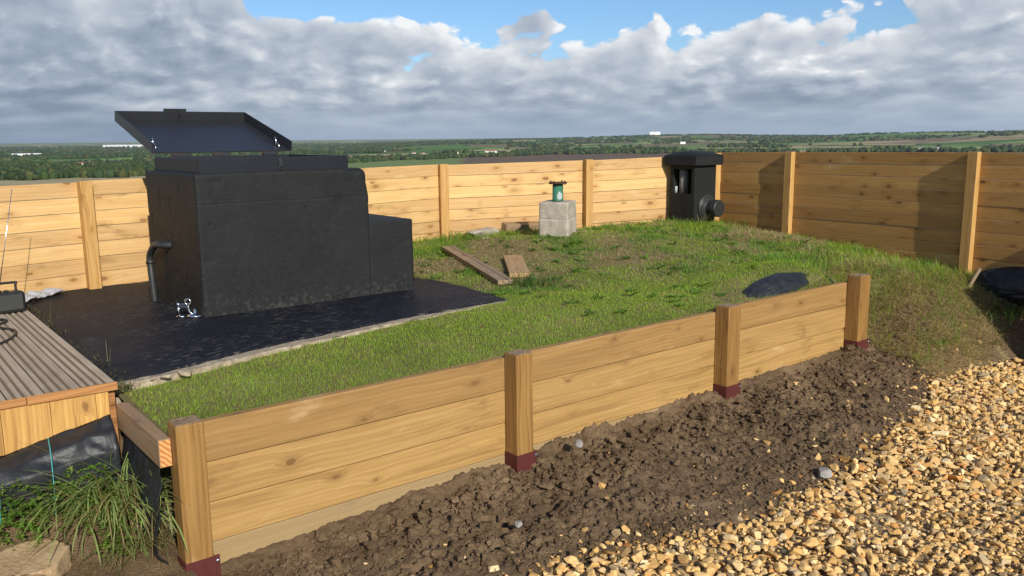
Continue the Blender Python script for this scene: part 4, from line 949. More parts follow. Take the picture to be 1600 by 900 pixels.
bm = bmesh.new(); tube(bm, smooth_path([(1.690, 5.458, 0.715), (1.694, 5.455, 0.68), (1.712, 5.444, 0.66), (1.722, 5.436, 0.665)], 5), 0.008, 9); tube(bm, [(1.690 + .018 * math.cos(a) * .8, 5.458 - .018 * math.cos(a) * .6, 0.742 + .018 * math.sin(a)) for a in np.linspace(-1.4, 4.5, 16)], 0.005, 8); under(bm_obj('ring_handle', bm, M['chrome'], None, True), vt)

# ------------------------------------------------------------------ fences
def fence_run(root, pts, ztops, pw, zbase, side, board_h=0.117, panels=None, wood_='fence'):
    """posts stand in front of the boards, on the viewer's side"""
    P = [Vector((x, y, 0)) for x, y in pts]
    for q in range(len(P) - 1):
        a, b = P[q], P[q + 1]; d = (b - a).normalized(); nrm = Vector((d.y, -d.x, 0)) * side
        za, zb = panels[q] if panels else (ztops[q], ztops[q + 1])
        m = MB(); k = 0; top = 0.0
        while za - top > zbase - 0.0:
            h = board_h + random.uniform(-.002, .002); back = -nrm * (0.012 + 0.0); tk = -nrm * 0.024
            jt = nrm * random.uniform(-.003, .003); ga = random.uniform(0.002, 0.0045)
            m.hexa([p + jt + o + Vector((0, 0, z - t_)) for t_ in (top + h - ga, top) for o in (back, back + tk) for p, z in ((a + d * .002, za), (b - d * .002, zb))], 0)
            top += h
        under(m.build('board_panel', M[wood_], None, 0.003), root)
    for q, p in enumerate(P):
        d = ((P[q + 1] - p) if q < len(P) - 1 else (p - P[q - 1])).normalized(); nrm = Vector((d.y, -d.x, 0)) * side
        m = MB(); w, dp = pw; f0 = nrm * (-0.0115); f1 = nrm * (dp - 0.0115)
        m.hexa([p + sd * d * (w / 2) + f + Vector((0, 0, z)) for z in (zbase - 0.1, ztops[q]) for f in (f0, f1) for sd in (-1, 1)], 2)
        under(m.build('post', M['fence_post'], None, 0.004), root)
FB = [(-2.0, 6.62), (-0.28, 6.83), (1.49, 7.08), (3.2, 7.20), (4.95, 7.38), (6.49, 6.845), (8.05, 6.34)]
FT = [1.44, 1.452, 1.462, 1.475, 1.490, 1.5075, 1.5505]
fb = thing('timber_fence', 'sunlit pale timber fence of horizontal boards behind the bunker and plinth', 'fence', (3.0, 7.3, 0.6))
fence_run(fb, FB, FT, (0.088, 0.085), 0.45, 1, panels=[(1.43, 1.44), (1.438, 1.452), (1.462, 1.472), (1.472, 1.486), (1.478, 1.498), (1.494, 1.531)])
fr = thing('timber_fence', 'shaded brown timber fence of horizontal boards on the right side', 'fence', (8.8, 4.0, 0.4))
FR = [(8.05, 6.34), (7.95, 5.27), (7.71, 3.305), (7.50, 1.58), (6.80, 1.0)]  # final turn lies out of view, added to shade the ground at right
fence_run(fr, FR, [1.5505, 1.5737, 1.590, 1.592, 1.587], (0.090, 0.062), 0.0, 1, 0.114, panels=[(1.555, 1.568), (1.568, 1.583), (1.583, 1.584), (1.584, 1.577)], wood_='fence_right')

# ------------------------------------------------------------------ turret
tu = thing('vent_turret', 'square black ventilation turret with flat overhanging cap and round side port', 'vent', (7.6, 6.3, 0.78))
tx0, tx1, ty0, ty1, tz0, tz1 = 7.430, 7.795, 6.120, 6.470, 0.60, 1.425
m = MB(); w = 0.05
m.box((tx0, ty0, tz0), (tx1, ty0 + w, tz1), 2); m.box((tx0, ty1 - w, tz0), (tx1, ty1, tz1), 2); m.box((tx1 - w, ty0 + w + .0005, tz0), (tx1, ty1 - w - .0005, tz1), 2)
m.box((tx0, ty0 + w + .0005, tz0), (tx0 + w, ty1 - w - .0005, 1.115), 2); m.box((tx0, ty0 + w + .0005, 1.385), (tx0 + w, ty1 - w - .0005, tz1), 2)
under(m.build('body', M['black'], None, 0.006), tu)
m = MB(); m.box((tx0 + .16, ty0 + w + .002, 1.10), (tx0 + .17, ty1 - w - .002, 1.40), 2)
lv = m.build('vent_opening', M['steel_black'], None, 0); under(lv, tu)
bm = bmesh.new(); tube(bm, [(tx0 + .085, ty0 + .225, 1.112), (tx0 + .085, ty0 + .225, 1.38)], 0.052, 18); bm_obj('inner_pipe', bm, M['louvre_grey'], lv, True)
bm = bmesh.new(); tube(bm, [(tx0 + .045, ty0 + .305, 1.118), (tx0 + .045, ty0 + .305, 1.19)], 0.020, 12); bm_obj('inner_fitting', bm, M['pale_patch'], lv, True)
m = MB(); m.box((tx0 - .055, ty0 - .055, tz1 + .0005), (tx1 + .055, ty1 + .055, 1.535)); cap = m.build('cap', M['black'], None, 0.008); under(cap, tu)
bm = bmesh.new(); cx, cy = (tx0 + tx1) / 2, (ty0 + ty1) / 2; hw = (tx1 - tx0) / 2 + .05
N_ = 14; vv = {}
for i_ in range(N_ + 1):
    for j_ in range(N_ + 1):
        a, b = -1 + 2 * i_ / N_, -1 + 2 * j_ / N_; vv[i_, j_] = bm.verts.new((cx + a * hw, cy + b * (hw + .005), 1.5355 + 0.048 * max(0, (1 - abs(a) ** 2.4) * (1 - abs(b) ** 2.4)) ** 0.7))
for i_ in range(N_):
    for j_ in range(N_): bm.faces.new((vv[i_, j_], vv[i_ + 1, j_], vv[i_ + 1, j_ + 1], vv[i_, j_ + 1]))
bm_obj('domed_top', bm, M['black'], cap, True)
prof = [(0.150, 0.0), (0.150, 0.014), (0.132, 0.022), (0.128, 0.034), (0.105, 0.040), (0.085, 0.046), (0.080, 0.13), (0.096, 0.115), (0.096, 0.170), (0.088, 0.180), (0.001, 0.183)]
bm = bmesh.new(); lathe(bm, prof, Matrix.Translation((tx0 + 0.215, ty0 - 0.0005, 0.955)) @ Matrix.Rotation(math.pi / 2, 4, 'X'), 36); po = bm_obj('round_port', bm, M['pipe_black'], None); under(po, tu)
_b = po.modifiers.new('edge', 'BEVEL'); _b.width = 0.003; _b.segments = 2; _b.limit_method = 'ANGLE'

# ------------------------------------------------------------------ plinth and pipe
pl = thing('concrete_plinth', 'square pale concrete plinth standing on the grass before the fence', 'plinth', (5.43, 6.13, 0.835))
pr = rough_box('plinth_block', (-0.146, -0.146, -0.06), (0.146, 0.146, 0.154), 0.02, 0.006, 260, 0.010, M['concrete'], pl)
pr.matrix_parent_inverse = Matrix.Identity(4)
pr2 = rough_box('plinth_top', (-0.144, -0.144, 0.156), (0.146, 0.145, 0.313), 0.02, 0.005, 280, 0.012, M['concrete'], pl); pr2.matrix_parent_inverse = Matrix.Identity(4)
pl.rotation_euler = (0, 0, math.radians(31.5)); pl.location = (5.43, 6.13, 0.835)
pg = thing('flanged_pipe', 'short green flanged iron pipe on top of the concrete plinth', 'pipe', (5.43, 6.13, 1.149), 0.0); pg.scale = (0.92, 0.92, 0.88)
bm = bmesh.new(); lathe(bm, [(0.062, 0.0), (0.062, 0.012), (0.056, 0.02), (0.055, 0.185)], Matrix.Identity(4), 26); bm_obj('pipe_barrel', bm, M['green_paint'], pg, True)
bm = bmesh.new(); lathe(bm, [(0.096, 0.186), (0.098, 0.189), (0.098, 0.199), (0.094, 0.202), (0.05, 0.2025), (0.05, 0.19)], Matrix.Identity(4), 30); fl = bm_obj('flange', bm, M['rust'], pg)
for q in (0.4, 2.4, 4.4, 6.4):
    bm = bmesh.new(); tube(bm, [(0.085 * math.cos(q * .785), 0.085 * math.sin(q * .785), 0.176), (0.085 * math.cos(q * .785), 0.085 * math.sin(q * .785), 0.219)], 0.009, 6); bm_obj('bolt', bm, M['rust'], fl)
bm = bmesh.new()
a0 = math.radians(-110)
for q in range(9):
    for r_ in range(6): bm.verts.new((0.0570 * math.cos(a0 + (q - 4) * .13), 0.0570 * math.sin(a0 + (q - 4) * .13), 0.022 + r_ * .016))
bm.verts.ensure_lookup_table()
for q in range(8):
    for r_ in range(5):
        if (q, r_) not in ((0, 4), (0, 3), (7, 4), (7, 0), (1, 4), (6, 4), (0, 0), (5, 4)): bm.faces.new([bm.verts[k] for k in (q * 6 + r_, q * 6 + 6 + r_, q * 6 + 7 + r_, q * 6 + r_ + 1)])
bm_obj('bare_patch', bm, M['pale_patch'], pg)

# ------------------------------------------------------------------ loose timber
def gz(x, y): return float(mound(np.array([x]), np.array([y]))[0])
m = MB(); a, b = Vector((4.50, 6.66, gz(4.50, 6.66) + .010)), Vector((3.95, 5.06, gz(3.95, 5.06) + .010))
for s_ in (-1, 0, 1):
    off = (b - a).normalized().cross(Vector((0, 0, 1))) * (s_ * 0.042)
    m.bar(a + off, b + off, (0.0, 0, 1), 0.036 - (0.003 if s_ == 0 else 0), 0.0415)
tag(m.build('loose_plank', M['old'], None, 0.004), 'long weathered brown plank lying across the grass right of the bunker', 'plank')
m = MB(); a, b = Vector((4.60, 5.79, gz(4.6, 5.79) + .004)), Vector((4.21, 5.21, gz(4.2, 5.2) + .012)); m.bar(a, b, (0, 0, 1), 0.036, 0.165)
tag(m.build('board_offcut', M['offcut'], None, 0.003), 'short square offcut of board on the grass beside the long plank', 'board')
m = MB(); a, b = Vector((5.40, 6.96, gz(5.40, 6.96) - .01)), Vector((5.98, 6.90, gz(6.0, 6.9) - .02)); m.bar(a, b, (0.0, -0.25, 1), 0.125, 0.105)
tag(m.build('timber_stub', M['beam'], None, 0.004), 'stub of square timber lying between the broken slab and the plinth', 'timber')
m = MB(); m.bar((7.20, 6.28, 0.755), (7.36, 6.36, 0.76), (0, 0, 1), 0.045, 0.07); tag(m.build('timber_stub', M['old'], None, 0.004), 'little grey block of timber lying at the left foot of the turret', 'timber')
bm = bmesh.new(); tube(bm, [(7.30, 6.42, 0.74), (7.305, 6.41, 0.91)], 0.008, 8); tag(bm_obj('iron_peg', bm, M['rust'], None, True), 'thin rusty iron peg upright in the ground beside the turret', 'peg')

# ------------------------------------------------------------------ membranes, sheet and bags
def sheet(name, rows, material, label, cat, thick=0.003, sub=1, wr=0.02, seed=0, sc=7.0):
    """rows: grid of points (list of lists) turned into a wrinkled skin"""
    nr = 34; nc = 60; G = np.array(rows, float); r0, c0 = G.shape[:2]
    ri = np.linspace(0, r0 - 1, nr); ci = np.linspace(0, c0 - 1, nc); out = np.zeros((nr, nc, 3))
    for k in range(3):
        tmp = np.array([np.interp(ci, np.arange(c0), G[q, :, k]) for q in range(r0)]); out[:, :, k] = np.array([np.interp(ri, np.arange(r0), tmp[:, q]) for q in range(nc)]).T
    du = np.gradient(out, axis=1); dv = np.gradient(out, axis=0); nn = np.cross(du, dv); nn /= np.linalg.norm(nn, axis=2)[:, :, None] + 1e-9
    w = wr * (fbm(out[:, :, 0] * sc + seed, out[:, :, 1] * sc + out[:, :, 2] * sc, octv=4, seed=seed + 400) + 0.6 * (1 - 2 * np.abs(fbm(out[:, :, 0] * sc * .8 + out[:, :, 2] * sc, out[:, :, 1] * sc * .8, octv=3, seed=seed + 420))))
    out = out + nn * w[:, :, None]
    i = np.arange((nr - 1) * (nc - 1)); r = i // (nc - 1); c = i % (nc - 1); a = r * nc + c
    o = mesh_np(name, out.reshape(-1, 3), np.c_[a, a + 1, a + nc + 1, a + nc], material, smooth=True)
    s = o.modifiers.new('thickness', 'SOLIDIFY'); s.thickness = thick
    return tag(o, label, cat) if label else o
mt = thing('weed_membrane', 'black plastic membrane sagging below the timber deck with turquoise threads', 'membrane', (0.4, 4.0, 0.3))
xs_ = [-0.9, -0.4, 0.0, 0.35, 0.55, 0.72, 0.86]
rows = [[(x, 4.028 - (0.0 if x < .8 else 0.02), float(np.interp(x, [0.4, 0.85], [0.45, 0.545]))) for x in xs_],
        [(x, 3.93, float(np.interp(x, [0.4, 0.85], [0.415, 0.50]))) for x in xs_],
        [(x, 3.88, float(np.interp(x, [0.2, 0.85], [0.34, 0.42]))) for x in xs_],
        [(x, 3.88, 0.22) for x in xs_], [(x, 3.94, 0.15) for x in xs_]]
under(sheet('membrane_sheet', rows, M['film'], None, None, wr=0.022, seed=2), mt)
for xx in (0.385, 0.585):
    bm = bmesh.new(); zt = float(np.interp(xx, [0.4, 0.85], [0.45, 0.545])); zm = zt - .035; tube(bm, smooth_path([(xx + .02, 4.0, zt + .004), (xx + .012, 3.925, zm + .008), (xx, 3.845, zm - .09), (xx - .005, 3.855, 0.2)], 6), 0.0022, 5); under(bm_obj('thread', bm, M['thread'], None), mt)
rows = [[(0.925, y, 0.50) for y in (3.44, 3.6, 3.8, 4.0)], [(0.915, y, 0.46) for y in (3.44, 3.6, 3.8, 4.0)], [(0.885, y, 0.30) for y in (3.43, 3.6, 3.8, 4.0)], [(0.88, y, 0.12) for y in (3.42, 3.6, 3.8, 4.0)], [(0.90, y, -0.05) for y in (3.40, 3.6, 3.8, 4.0)]]
sheet('weed_membrane', rows, M['film'], 'black plastic membrane hanging behind the first wall post under the beam', 'membrane', wr=0.020, seed=6)

def lump(name, loc, size, label, cat, material, seed, rz=0.0, fold=0.13):
    bm = bmesh.new(); bmesh.ops.create_icosphere(bm, subdivisions=5, radius=1.0); v = np.array([x.co for x in bm.verts])
    d = 1 + 0.16 * fbm(v[:, 0] * 1.6 + 9, v[:, 1] * 1.6 + 9, v[:, 2] * 1.6 + 9, octv=3, seed=seed) + fold * (1 - 2 * np.abs(fbm(v[:, 0] * 4 + 5, v[:, 1] * 4 + 5, v[:, 2] * 5 + 5, octv=4, seed=seed + 3)))
    v = v * d[:, None]
    for x, c in zip(bm.verts, v): x.co = Vector((c[0] * size[0], c[1] * size[1], c[2] * size[2]))
    o = bm_obj(name, bm, material, smooth=True); o.location = loc; o.rotation_euler = (0, 0, rz); return tag(o, label, cat)
lump('plastic_sack', (5.56, 3.66, 0.585), (0.52, 0.15, 0.14), 'black plastic sack bulging up behind the low wall near its last post', 'sack', M['film'], 3, 0.0, 0.06)
lump('rubbish_sack', (7.64, 2.84, 0.49), (0.12, 0.30, 0.14), 'heap of black plastic sheeting in shade against the right fence', 'sack', M['film'], 8, 0.2)
bm = bmesh.new(); tube(bm, smooth_path([(7.42, 3.15, 0.46), (7.48, 3.14, 0.53), (7.56, 3.13, 0.61)], 4), [0.016] * 9, 7); tag(bm_obj('broken_stick', bm, M['old'], None, True), 'pale stick leaning against the black heap by the right fence', 'stick')
rows = [[(0.95, 6.62, 0.655), (1.06, 6.74, .655), (1.17, 6.86, .655), (1.29, 6.96, 0.65)], [(0.93, 6.75, 0.70), (1.04, 6.83, .70), (1.14, 6.92, .69), (1.26, 7.0, 0.66)], [(0.90, 6.9, 0.65), (1.03, 6.95, 0.65), (1.12, 6.98, 0.65), (1.24, 7.02, 0.645)]]
sheet('polythene_sheet', rows, M['poly'], 'crumpled clear polythene sheet behind the radio at the slab corner', 'plastic sheet', thick=0.002, wr=0.03, seed=12, sc=9.0)

# ------------------------------------------------------------------ radio and cable
ra = thing('portable_radio', 'black portable radio with carry handle on the deck edge', 'radio', (0.72, 6.18, ZD), math.radians(9))
def rbox(mb, lo, hi): mb.box(lo, hi)
m = MB(); m.box((-0.21, -0.05, 0.0), (0.17, 0.06, 0.135)); m.build('body', M['plastic_black'], ra, 0.022, seg=4)
m = MB(); m.box((0.005, -0.056, 0.022), (0.150, -0.0495, 0.118)); m.build('speaker_grille', M['grille'], ra, 0.012, seg=3)
m = MB(); m.box((-0.195, -0.056, 0.022), (-0.055, -0.0495, 0.118)); m.build('speaker_grille', M['grille'], ra, 0.012, seg=3)
bm = bmesh.new(); tube(bm, smooth_path([(0.13, 0.005, 0.12), (0.132, 0.005, 0.175), (0.115, 0.005, 0.19), (-0.155, 0.005, 0.19), (-0.17, 0.005, 0.175), (-0.17, 0.005, 0.12)], 5), 0.008, 8); bm_obj('carry_handle', bm, M['plastic_black'], ra, True)
bm = bmesh.new(); tube(bm, smooth_path([(-0.045, -0.058, 0.12), (-0.03, -0.075, 0.06), (-0.02, -0.068, 0.012)], 5), 0.007, 8); bm_obj('dial_trim', bm, M['chrome'], ra, True)
m = MB(); m.box((0.02, -0.02, 0.1345), (0.045, 0.015, 0.148)); m.box((0.06, -0.02, 0.1345), (0.085, 0.015, 0.146)); m.build('button', M['plastic_black'], ra, 0.003)
bm = bmesh.new(); tube(bm, [(0.045, 0.05, 0.13), (0.20, 0.085, 0.78)], [0.0035, 0.0018], 7); bm_obj('aerial', bm, M['zinc'], ra, True)
bm = bmesh.new(); tube(bm, smooth_path([(0.30, 6.0, ZD + .008), (0.62, 6.02, ZD + .008), (0.74, 5.88, ZD + .008), (0.66, 5.72, ZD + .009), (0.73, 5.50, ZD + .008), (0.62, 5.22, ZD + .008), (0.38, 5.05, ZD + .008), (0.1, 5.0, ZD + .008)], 8), 0.0065, 8)
tag(bm_obj('power_cable', bm, M['plastic_black'], None, True), 'black power cable curling over the grey deck in front of the radio', 'cable')

# ------------------------------------------------------------------ grass, straw and weeds
def blades(P, H, Wd, az_, lean, curl, color, seg=2):
    """tapered blades; P roots, H lengths, lean from upright (rad) growing by curl along the blade"""
    N = len(P); dirx, diry = np.cos(az_), np.sin(az_); sx, sy = -diry, dirx
    pts = [P.copy()]; ang = lean.copy(); p = P.copy()
    for s in range(seg):
        step = (H / seg)[:, None] * np.c_[np.sin(ang) * dirx, np.sin(ang) * diry, np.cos(ang)]; p = p + step; pts.append(p); ang = ang + curl / seg
    side = np.c_[sx, sy, np.zeros(N)] * (Wd / 2)[:, None]
    cols = []; k = 2 * seg + 1; V = np.zeros((N, k, 3)); Cc = np.zeros((N, k, 3))
    for s in range(seg):
        w = 1.0 - 0.55 * (s / seg) if s else 0.8
        V[:, 2 * s] = pts[s] - side * w; V[:, 2 * s + 1] = pts[s] + side * w
        Cc[:, 2 * s] = Cc[:, 2 * s + 1] = color
    V[:, 2 * seg] = pts[seg]; Cc[:, 2 * seg] = color
    off = (np.arange(N) * k)[:, None]; loops = []; cnt = []
    for s in range(seg - 1): loops.append(off + np.array([2 * s, 2 * s + 1, 2 * s + 3, 2 * s + 2])); cnt.append(np.full(N, 4))
    loops.append(off + np.array([2 * seg - 2, 2 * seg - 1, 2 * seg])); cnt.append(np.full(N, 3))
    F = np.concatenate([l.ravel() for l in loops]); return V.reshape(-1, 3), F, np.concatenate(cnt), Cc.reshape(-1, 3)
def join(parts):
    V, F, Cn, Cc = [], [], [], []; b = 0
    for v, f, c, k in parts: V.append(v); F.append(f + b); Cn.append(c); Cc.append(k); b += len(v)
    return np.concatenate(V), np.concatenate(F), np.concatenate(Cn), np.concatenate(Cc)
def in_view(x, y, z, mx=0.85, dn=0.55):
    dx_, dy_, dz_ = x, y, z - CAM_H; fw = dx_ * _f.x + dy_ * _f.y + dz_ * _f.z; sd = dx_ * _r.x + dy_ * _r.y + dz_ * _r.z; up = dx_ * _u.x + dy_ * _u.y + dz_ * _u.z
    return (fw > 0.5) & (np.abs(sd / fw) < mx) & (up / fw > -dn)
ROUGH = [(4.86, 3.72, 0.30, 0.16), (6.55, 3.2, 0.5, 0.35), (7.3, 3.0, 0.7, 0.3), (4.95, 6.75, 0.35, 0.2)]     # bare, dry spots
def roughness(x, y):
    """0 on the mown new turf by the wall, 1 on the old dry mound"""
    line = np.interp(x, [0.9, 3.4, 4.2, 5.0, 6.0], [9, 4.75, 4.55, 4.2, 3.9]); r = np.clip((y - line) / 0.35 + 0.25 * fbm(x * 2, y * 2, octv=3, seed=501), 0, 1)
    return np.where(x > 6.0, np.maximum(r, 0.85), r)
def lawn_grass():
    parts = []
    def batch(N, seed):
        X = rng.uniform(0.96, 9.4, N); Y = rng.uniform(2.75, 7.35, N)
        ok = turf_keep(X, Y) & ~inside(edge_poly, X, Y); X, Y = X[ok], Y[ok]; return X, Y
    X, Y = batch(900000, 1)
    ry = roughness(X, Y); Z = mound(X, Y); dist = np.hypot(X, Y)
    patch = fbm(X * 2.3, Y * 2.3, octv=4, seed=511); fine = fbm(X * 7, Y * 7, octv=3, seed=513)
    dry = np.clip(ry * (0.42 + 1.7 * patch + 0.5 * fine), 0, 0.95)
    right = np.clip((2.98 - Y + 0.25 * fine) / 0.30, 0, 1) * (X > 6.0)              # trampled slope to the gravel
    bare = np.zeros_like(X)
    for (a, b, sa, sb) in ROUGH: bare = np.maximum(bare, np.exp(-((X - a) / sa) ** 2 - ((Y - b) / sb) ** 2))
    dens = np.where(ry < 0.5, 0.9, np.where((X > 6.05) & (Y > 2.90) & (Y < 4.4), 0.95, 0.6)) * (1 - 0.85 * bare) * (1 - 0.8 * right) * np.clip(1.25 - dist / 14.0, 0.45, 1)
    ok = (rng.uniform(0, 1, len(X)) < dens) & in_view(X, Y, Z); X, Y, Z, ry, patch, fine, dry, bare, dist = [q[ok] for q in (X, Y, Z, ry, patch, fine, dry, bare, dist)]
    N = len(X); shoulder = (X > 6.05) & (Y > 2.90) & (Y < 4.4)
    tuft = np.clip(fbm(X * 3.6, Y * 3.6, octv=3, seed=517) - 0.12, 0, 1) * ry
    H = rng.uniform(0.014, 0.030, N) * (1 - 0.2 * dry) + ry * rng.uniform(0, 0.014, N) + tuft * rng.uniform(0.0, 0.11, N)
    edge = (X > 6.9) | (Y > 6.6) | ((X > 6.1) & (Y < 4.0)); H = np.where(edge, H + rng.uniform(0, 0.07, N) * (rng.uniform(0, 1, N) < 0.45), H); H = np.where(shoulder, H + rng.uniform(0.0, 0.06, N), H); dry = np.where(shoulder, np.clip(dry, 0.25, 0.6), dry)
    Wd = rng.uniform(0.0020, 0.0037, N) * np.clip(dist / 4.5, 0.85, 1.7)
    lean = np.abs(rng.normal(0.5, 0.32, N)) + ry * rng.uniform(0, 0.6, N); curl = rng.uniform(0.1, 0.9, N)
    isdry = rng.uniform(0, 1, N) < dry * 0.95 + 0.05 + 0.22 * (ry < 0.5) * (fine > 0.15)
    g = np.array([(0.235, 0.365, 0.038)]) * (1 + 0.30 * patch[:, None]) * rng.uniform(0.7, 1.3, (N, 1)); g2 = np.array([(0.31, 0.42, 0.052)]) * rng.uniform(0.75, 1.2, (N, 1))
    lush = (0.5 + 0.8 * fine)[:, None]; col_g = g * (1 - np.clip(lush, 0, 1)) + g2 * np.clip(lush, 0, 1)
    deep = np.array([(0.16, 0.30, 0.04)]) * rng.uniform(0.7, 1.3, (N, 1)); col_g = np.where((tuft > 0.05)[:, None], deep, col_g)
    col_d = np.array([(0.60, 0.48, 0.25)]) * rng.uniform(0.55, 1.2, (N, 1)); col_d = np.where(rng.uniform(0, 1, (N, 1)) < 0.3, np.array([(0.34, 0.22, 0.11)]), col_d)
    colr = np.where(isdry[:, None], col_d, col_g); lean = np.where(isdry, lean + rng.uniform(0.2, 0.9, N), lean)
    parts.append(blades(np.c_[X, Y, Z - 0.004], H, Wd, rng.uniform(0, 6.28, N), lean, curl, colr, 2))
    print('grass blades', N)
    # flattened dry clippings on the mound and the slope
    N = 110000; X = np.r_[rng.uniform(3.5, 9.0, 70000), rng.uniform(6.1, 7.7, 40000)]; Y = np.r_[rng.uniform(2.7, 7.2, 70000), rng.uniform(2.75, 3.9, 40000)]; ry = roughness(X, Y)
    ok = turf_keep(X, Y) & ~inside(edge_poly, X, Y) & (rng.uniform(0, 1, N) < ry * np.clip(0.35 + 1.2 * fbm(X * 2.3, Y * 2.3, octv=4, seed=511) + 0.9 * (Y < 3.5), 0, 1)); X, Y = X[ok], Y[ok]; N = len(X); Z = mound(X, Y)
    colr = np.array([(0.66, 0.53, 0.31)]) * rng.uniform(0.45, 1.15, (N, 1))
    parts.append(blades(np.c_[X, Y, Z + rng.uniform(0.002, 0.022, N)], rng.uniform(0.03, 0.12, N), rng.uniform(0.002, 0.0042, N) * np.where(X > 6.0, 1.35, 1.0), rng.uniform(0, 6.28, N), rng.uniform(1.2, 1.65, N), rng.uniform(-.3, .5, N), colr, 2))
    V, F, Cn, Cc = join(parts); o = mesh_np('grass', V, F, M['blade'], counts=Cn, color=Cc)
    tag(o, 'short mown grass mixed with dry straw over the lawn and mound', 'grass', kind='stuff')
lawn_grass()

def lawn_weeds():
    V, F, Cn, Cc = [], [], [], []; b = 0
    for q in range(150):
        x, y = rng.uniform(3.6, 7.4), rng.uniform(3.7, 6.9)
        if not bool(turf_keep(np.array([x]), np.array([y]))[0]) or bool(inside(edge_poly, np.array([x]), np.array([y]))[0]): continue
        z = gz(x, y); tint = np.array((0.12, 0.24, 0.035)) * rng.uniform(0.6, 1.3)
        for s in range(rng.integers(5, 10)):
            a = rng.uniform(0, 6.28); L = rng.uniform(0.03, 0.085); w = L * rng.uniform(.14, .24); up = rng.uniform(0.15, 0.7)
            d = np.array((math.cos(a), math.sin(a), 0)); n_ = np.array((-math.sin(a), math.cos(a), 0)); p = np.array((x, y, z + .006))
            m1 = p + d * L * .55 + np.array((0, 0, L * up * .55)); V += [p, m1 + n_ * w, p + d * L + np.array((0, 0, L * up * .6)), m1 - n_ * w]; F += [b, b + 1, b + 2, b + 3]; Cn.append(4); Cc += [tint * rng.uniform(.8, 1.2)] * 4; b += 4
    o = mesh_np('lawn_weeds', np.array(V), np.array(F), M['leaf'], counts=Cn, color=np.array(Cc)); tag(o, 'broad leaved weed rosettes dotted through the rough mound grass', 'weeds', kind='stuff')
    N = 2600; X = rng.uniform(0.98, 6.0, N); Y = np.full(N, WALL_Y + 0.055) + rng.uniform(-.006, .03, N); Z = mound(X, Y); ok = fbm(X * 5, Y * 5, octv=2, seed=641) > -0.15; X, Y, Z = X[ok], Y[ok], Z[ok]; N = len(X)
    c = np.array([(0.22, 0.34, 0.05)]) * rng.uniform(.6, 1.2, (N, 1)); c = np.where(rng.uniform(0, 1, (N, 1)) < .25, np.array([(0.5, 0.4, 0.2)]), c)
    V, F, Cn, Cc = blades(np.c_[X, Y, Z - .003], rng.uniform(0.025, 0.07, N), rng.uniform(0.002, 0.004, N), rng.normal(-1.57, 0.7, N), rng.uniform(0.2, 0.9, N), rng.uniform(.3, 1.2, N), c, 3)
    tag(mesh_np('grass_fringe', V, F, M['blade'], counts=Cn, color=Cc), 'fringe of grass blades leaning over the top board of the low wall', 'grass', kind='stuff')
lawn_weeds()
def tuft(name, label, cat, centre, n, hmin, hmax, wmin, wmax, spread, tint, lean=0.5, curl=1.2, seg=6, zfun=None, bias=None, drymix=0.15):
    X = centre[0] + rng.normal(0, spread, n); Y = centre[1] + rng.normal(0, spread, n); Z = np.array([zfun(x, y) if zfun else centre[2] for x, y in zip(X, Y)])
    az_ = np.arctan2(Y - centre[1], X - centre[0]) + rng.normal(0, 0.8, n)
    if bias is not None: az_ = np.where(rng.uniform(0, 1, n) < 0.6, bias + rng.normal(0, 0.8, n), az_)
    c = np.array([tint]) * rng.uniform(0.6, 1.35, (n, 1)); c = np.where(rng.uniform(0, 1, (n, 1)) < drymix, np.array([(0.33, 0.26, 0.11)]) * rng.uniform(.6, 1.1, (n, 1)), c)
    V, F, Cn, Cc = blades(np.c_[X, Y, Z], rng.uniform(hmin, hmax, n), rng.uniform(wmin, wmax, n), az_, np.abs(rng.normal(lean, 0.25, n)), rng.uniform(curl * .5, curl * 1.4, n), c, seg)
    V = V - np.array(centre); o = mesh_np(name, V, F, M['blade'], counts=Cn, color=Cc); o.location = centre
    return tag(o, label, cat)
cz = lambda x, y: float(corner(np.array([x]), np.array([y]))[0])
tuft('grass_tuft', 'big arching tuft of long green grass under the timber beam', 'grass tuft', (0.79, 3.78, 0.17), 340, 0.20, 0.50, 0.005, 0.011, 0.08, (0.26, 0.34, 0.105), 0.36, 1.9, 7, bias=math.radians(-112), drymix=0.28)
tuft('grass_tuft', 'smaller ragged grass tuft trailing onto the mud by the first post', 'grass tuft', (0.83, 3.56, 0.08), 120, 0.12, 0.30, 0.004, 0.007, 0.05, (0.20, 0.25, 0.08), 0.5, 1.7, 6, bias=math.radians(-95), drymix=0.5)
tuft('grass_tuft', 'pale wispy grass tuft against the dark face of the turret', 'grass tuft', (7.40, 6.04, 0.77), 46, 0.08, 0.26, 0.004, 0.007, 0.07, (0.13, 0.18, 0.07), 0.35, 1.3, 5, drymix=0.35)
tuft('grass_tuft', 'bright grass tuft at the right foot of the turret', 'grass tuft', (7.85, 5.9, 0.74), 160, 0.05, 0.16, 0.004, 0.007, 0.14, (0.10, 0.17, 0.03), 0.5, 1.2, 4)
tuft('grass_tuft', 'dark green grass tuft at the end of the long plank', 'grass tuft', (4.12, 4.95, 0.64), 220, 0.06, 0.15, 0.004, 0.007, 0.10, (0.055, 0.125, 0.022), 0.6, 1.2, 4)
tuft('grass_tuft', 'green grass tuft by the broken concrete near the fence', 'grass tuft', (4.98, 7.02, 0.73), 240, 0.05, 0.15, 0.004, 0.007, 0.12, (0.085, 0.16, 0.03), 0.5, 1.2, 4)
tuft('grass_tuft', 'shaded green grass tuft in front of the black heap', 'grass tuft', (7.45, 2.85, 0.30), 400, 0.05, 0.16, 0.004, 0.008, 0.20, (0.06, 0.13, 0.025), 0.5, 1.2, 4)
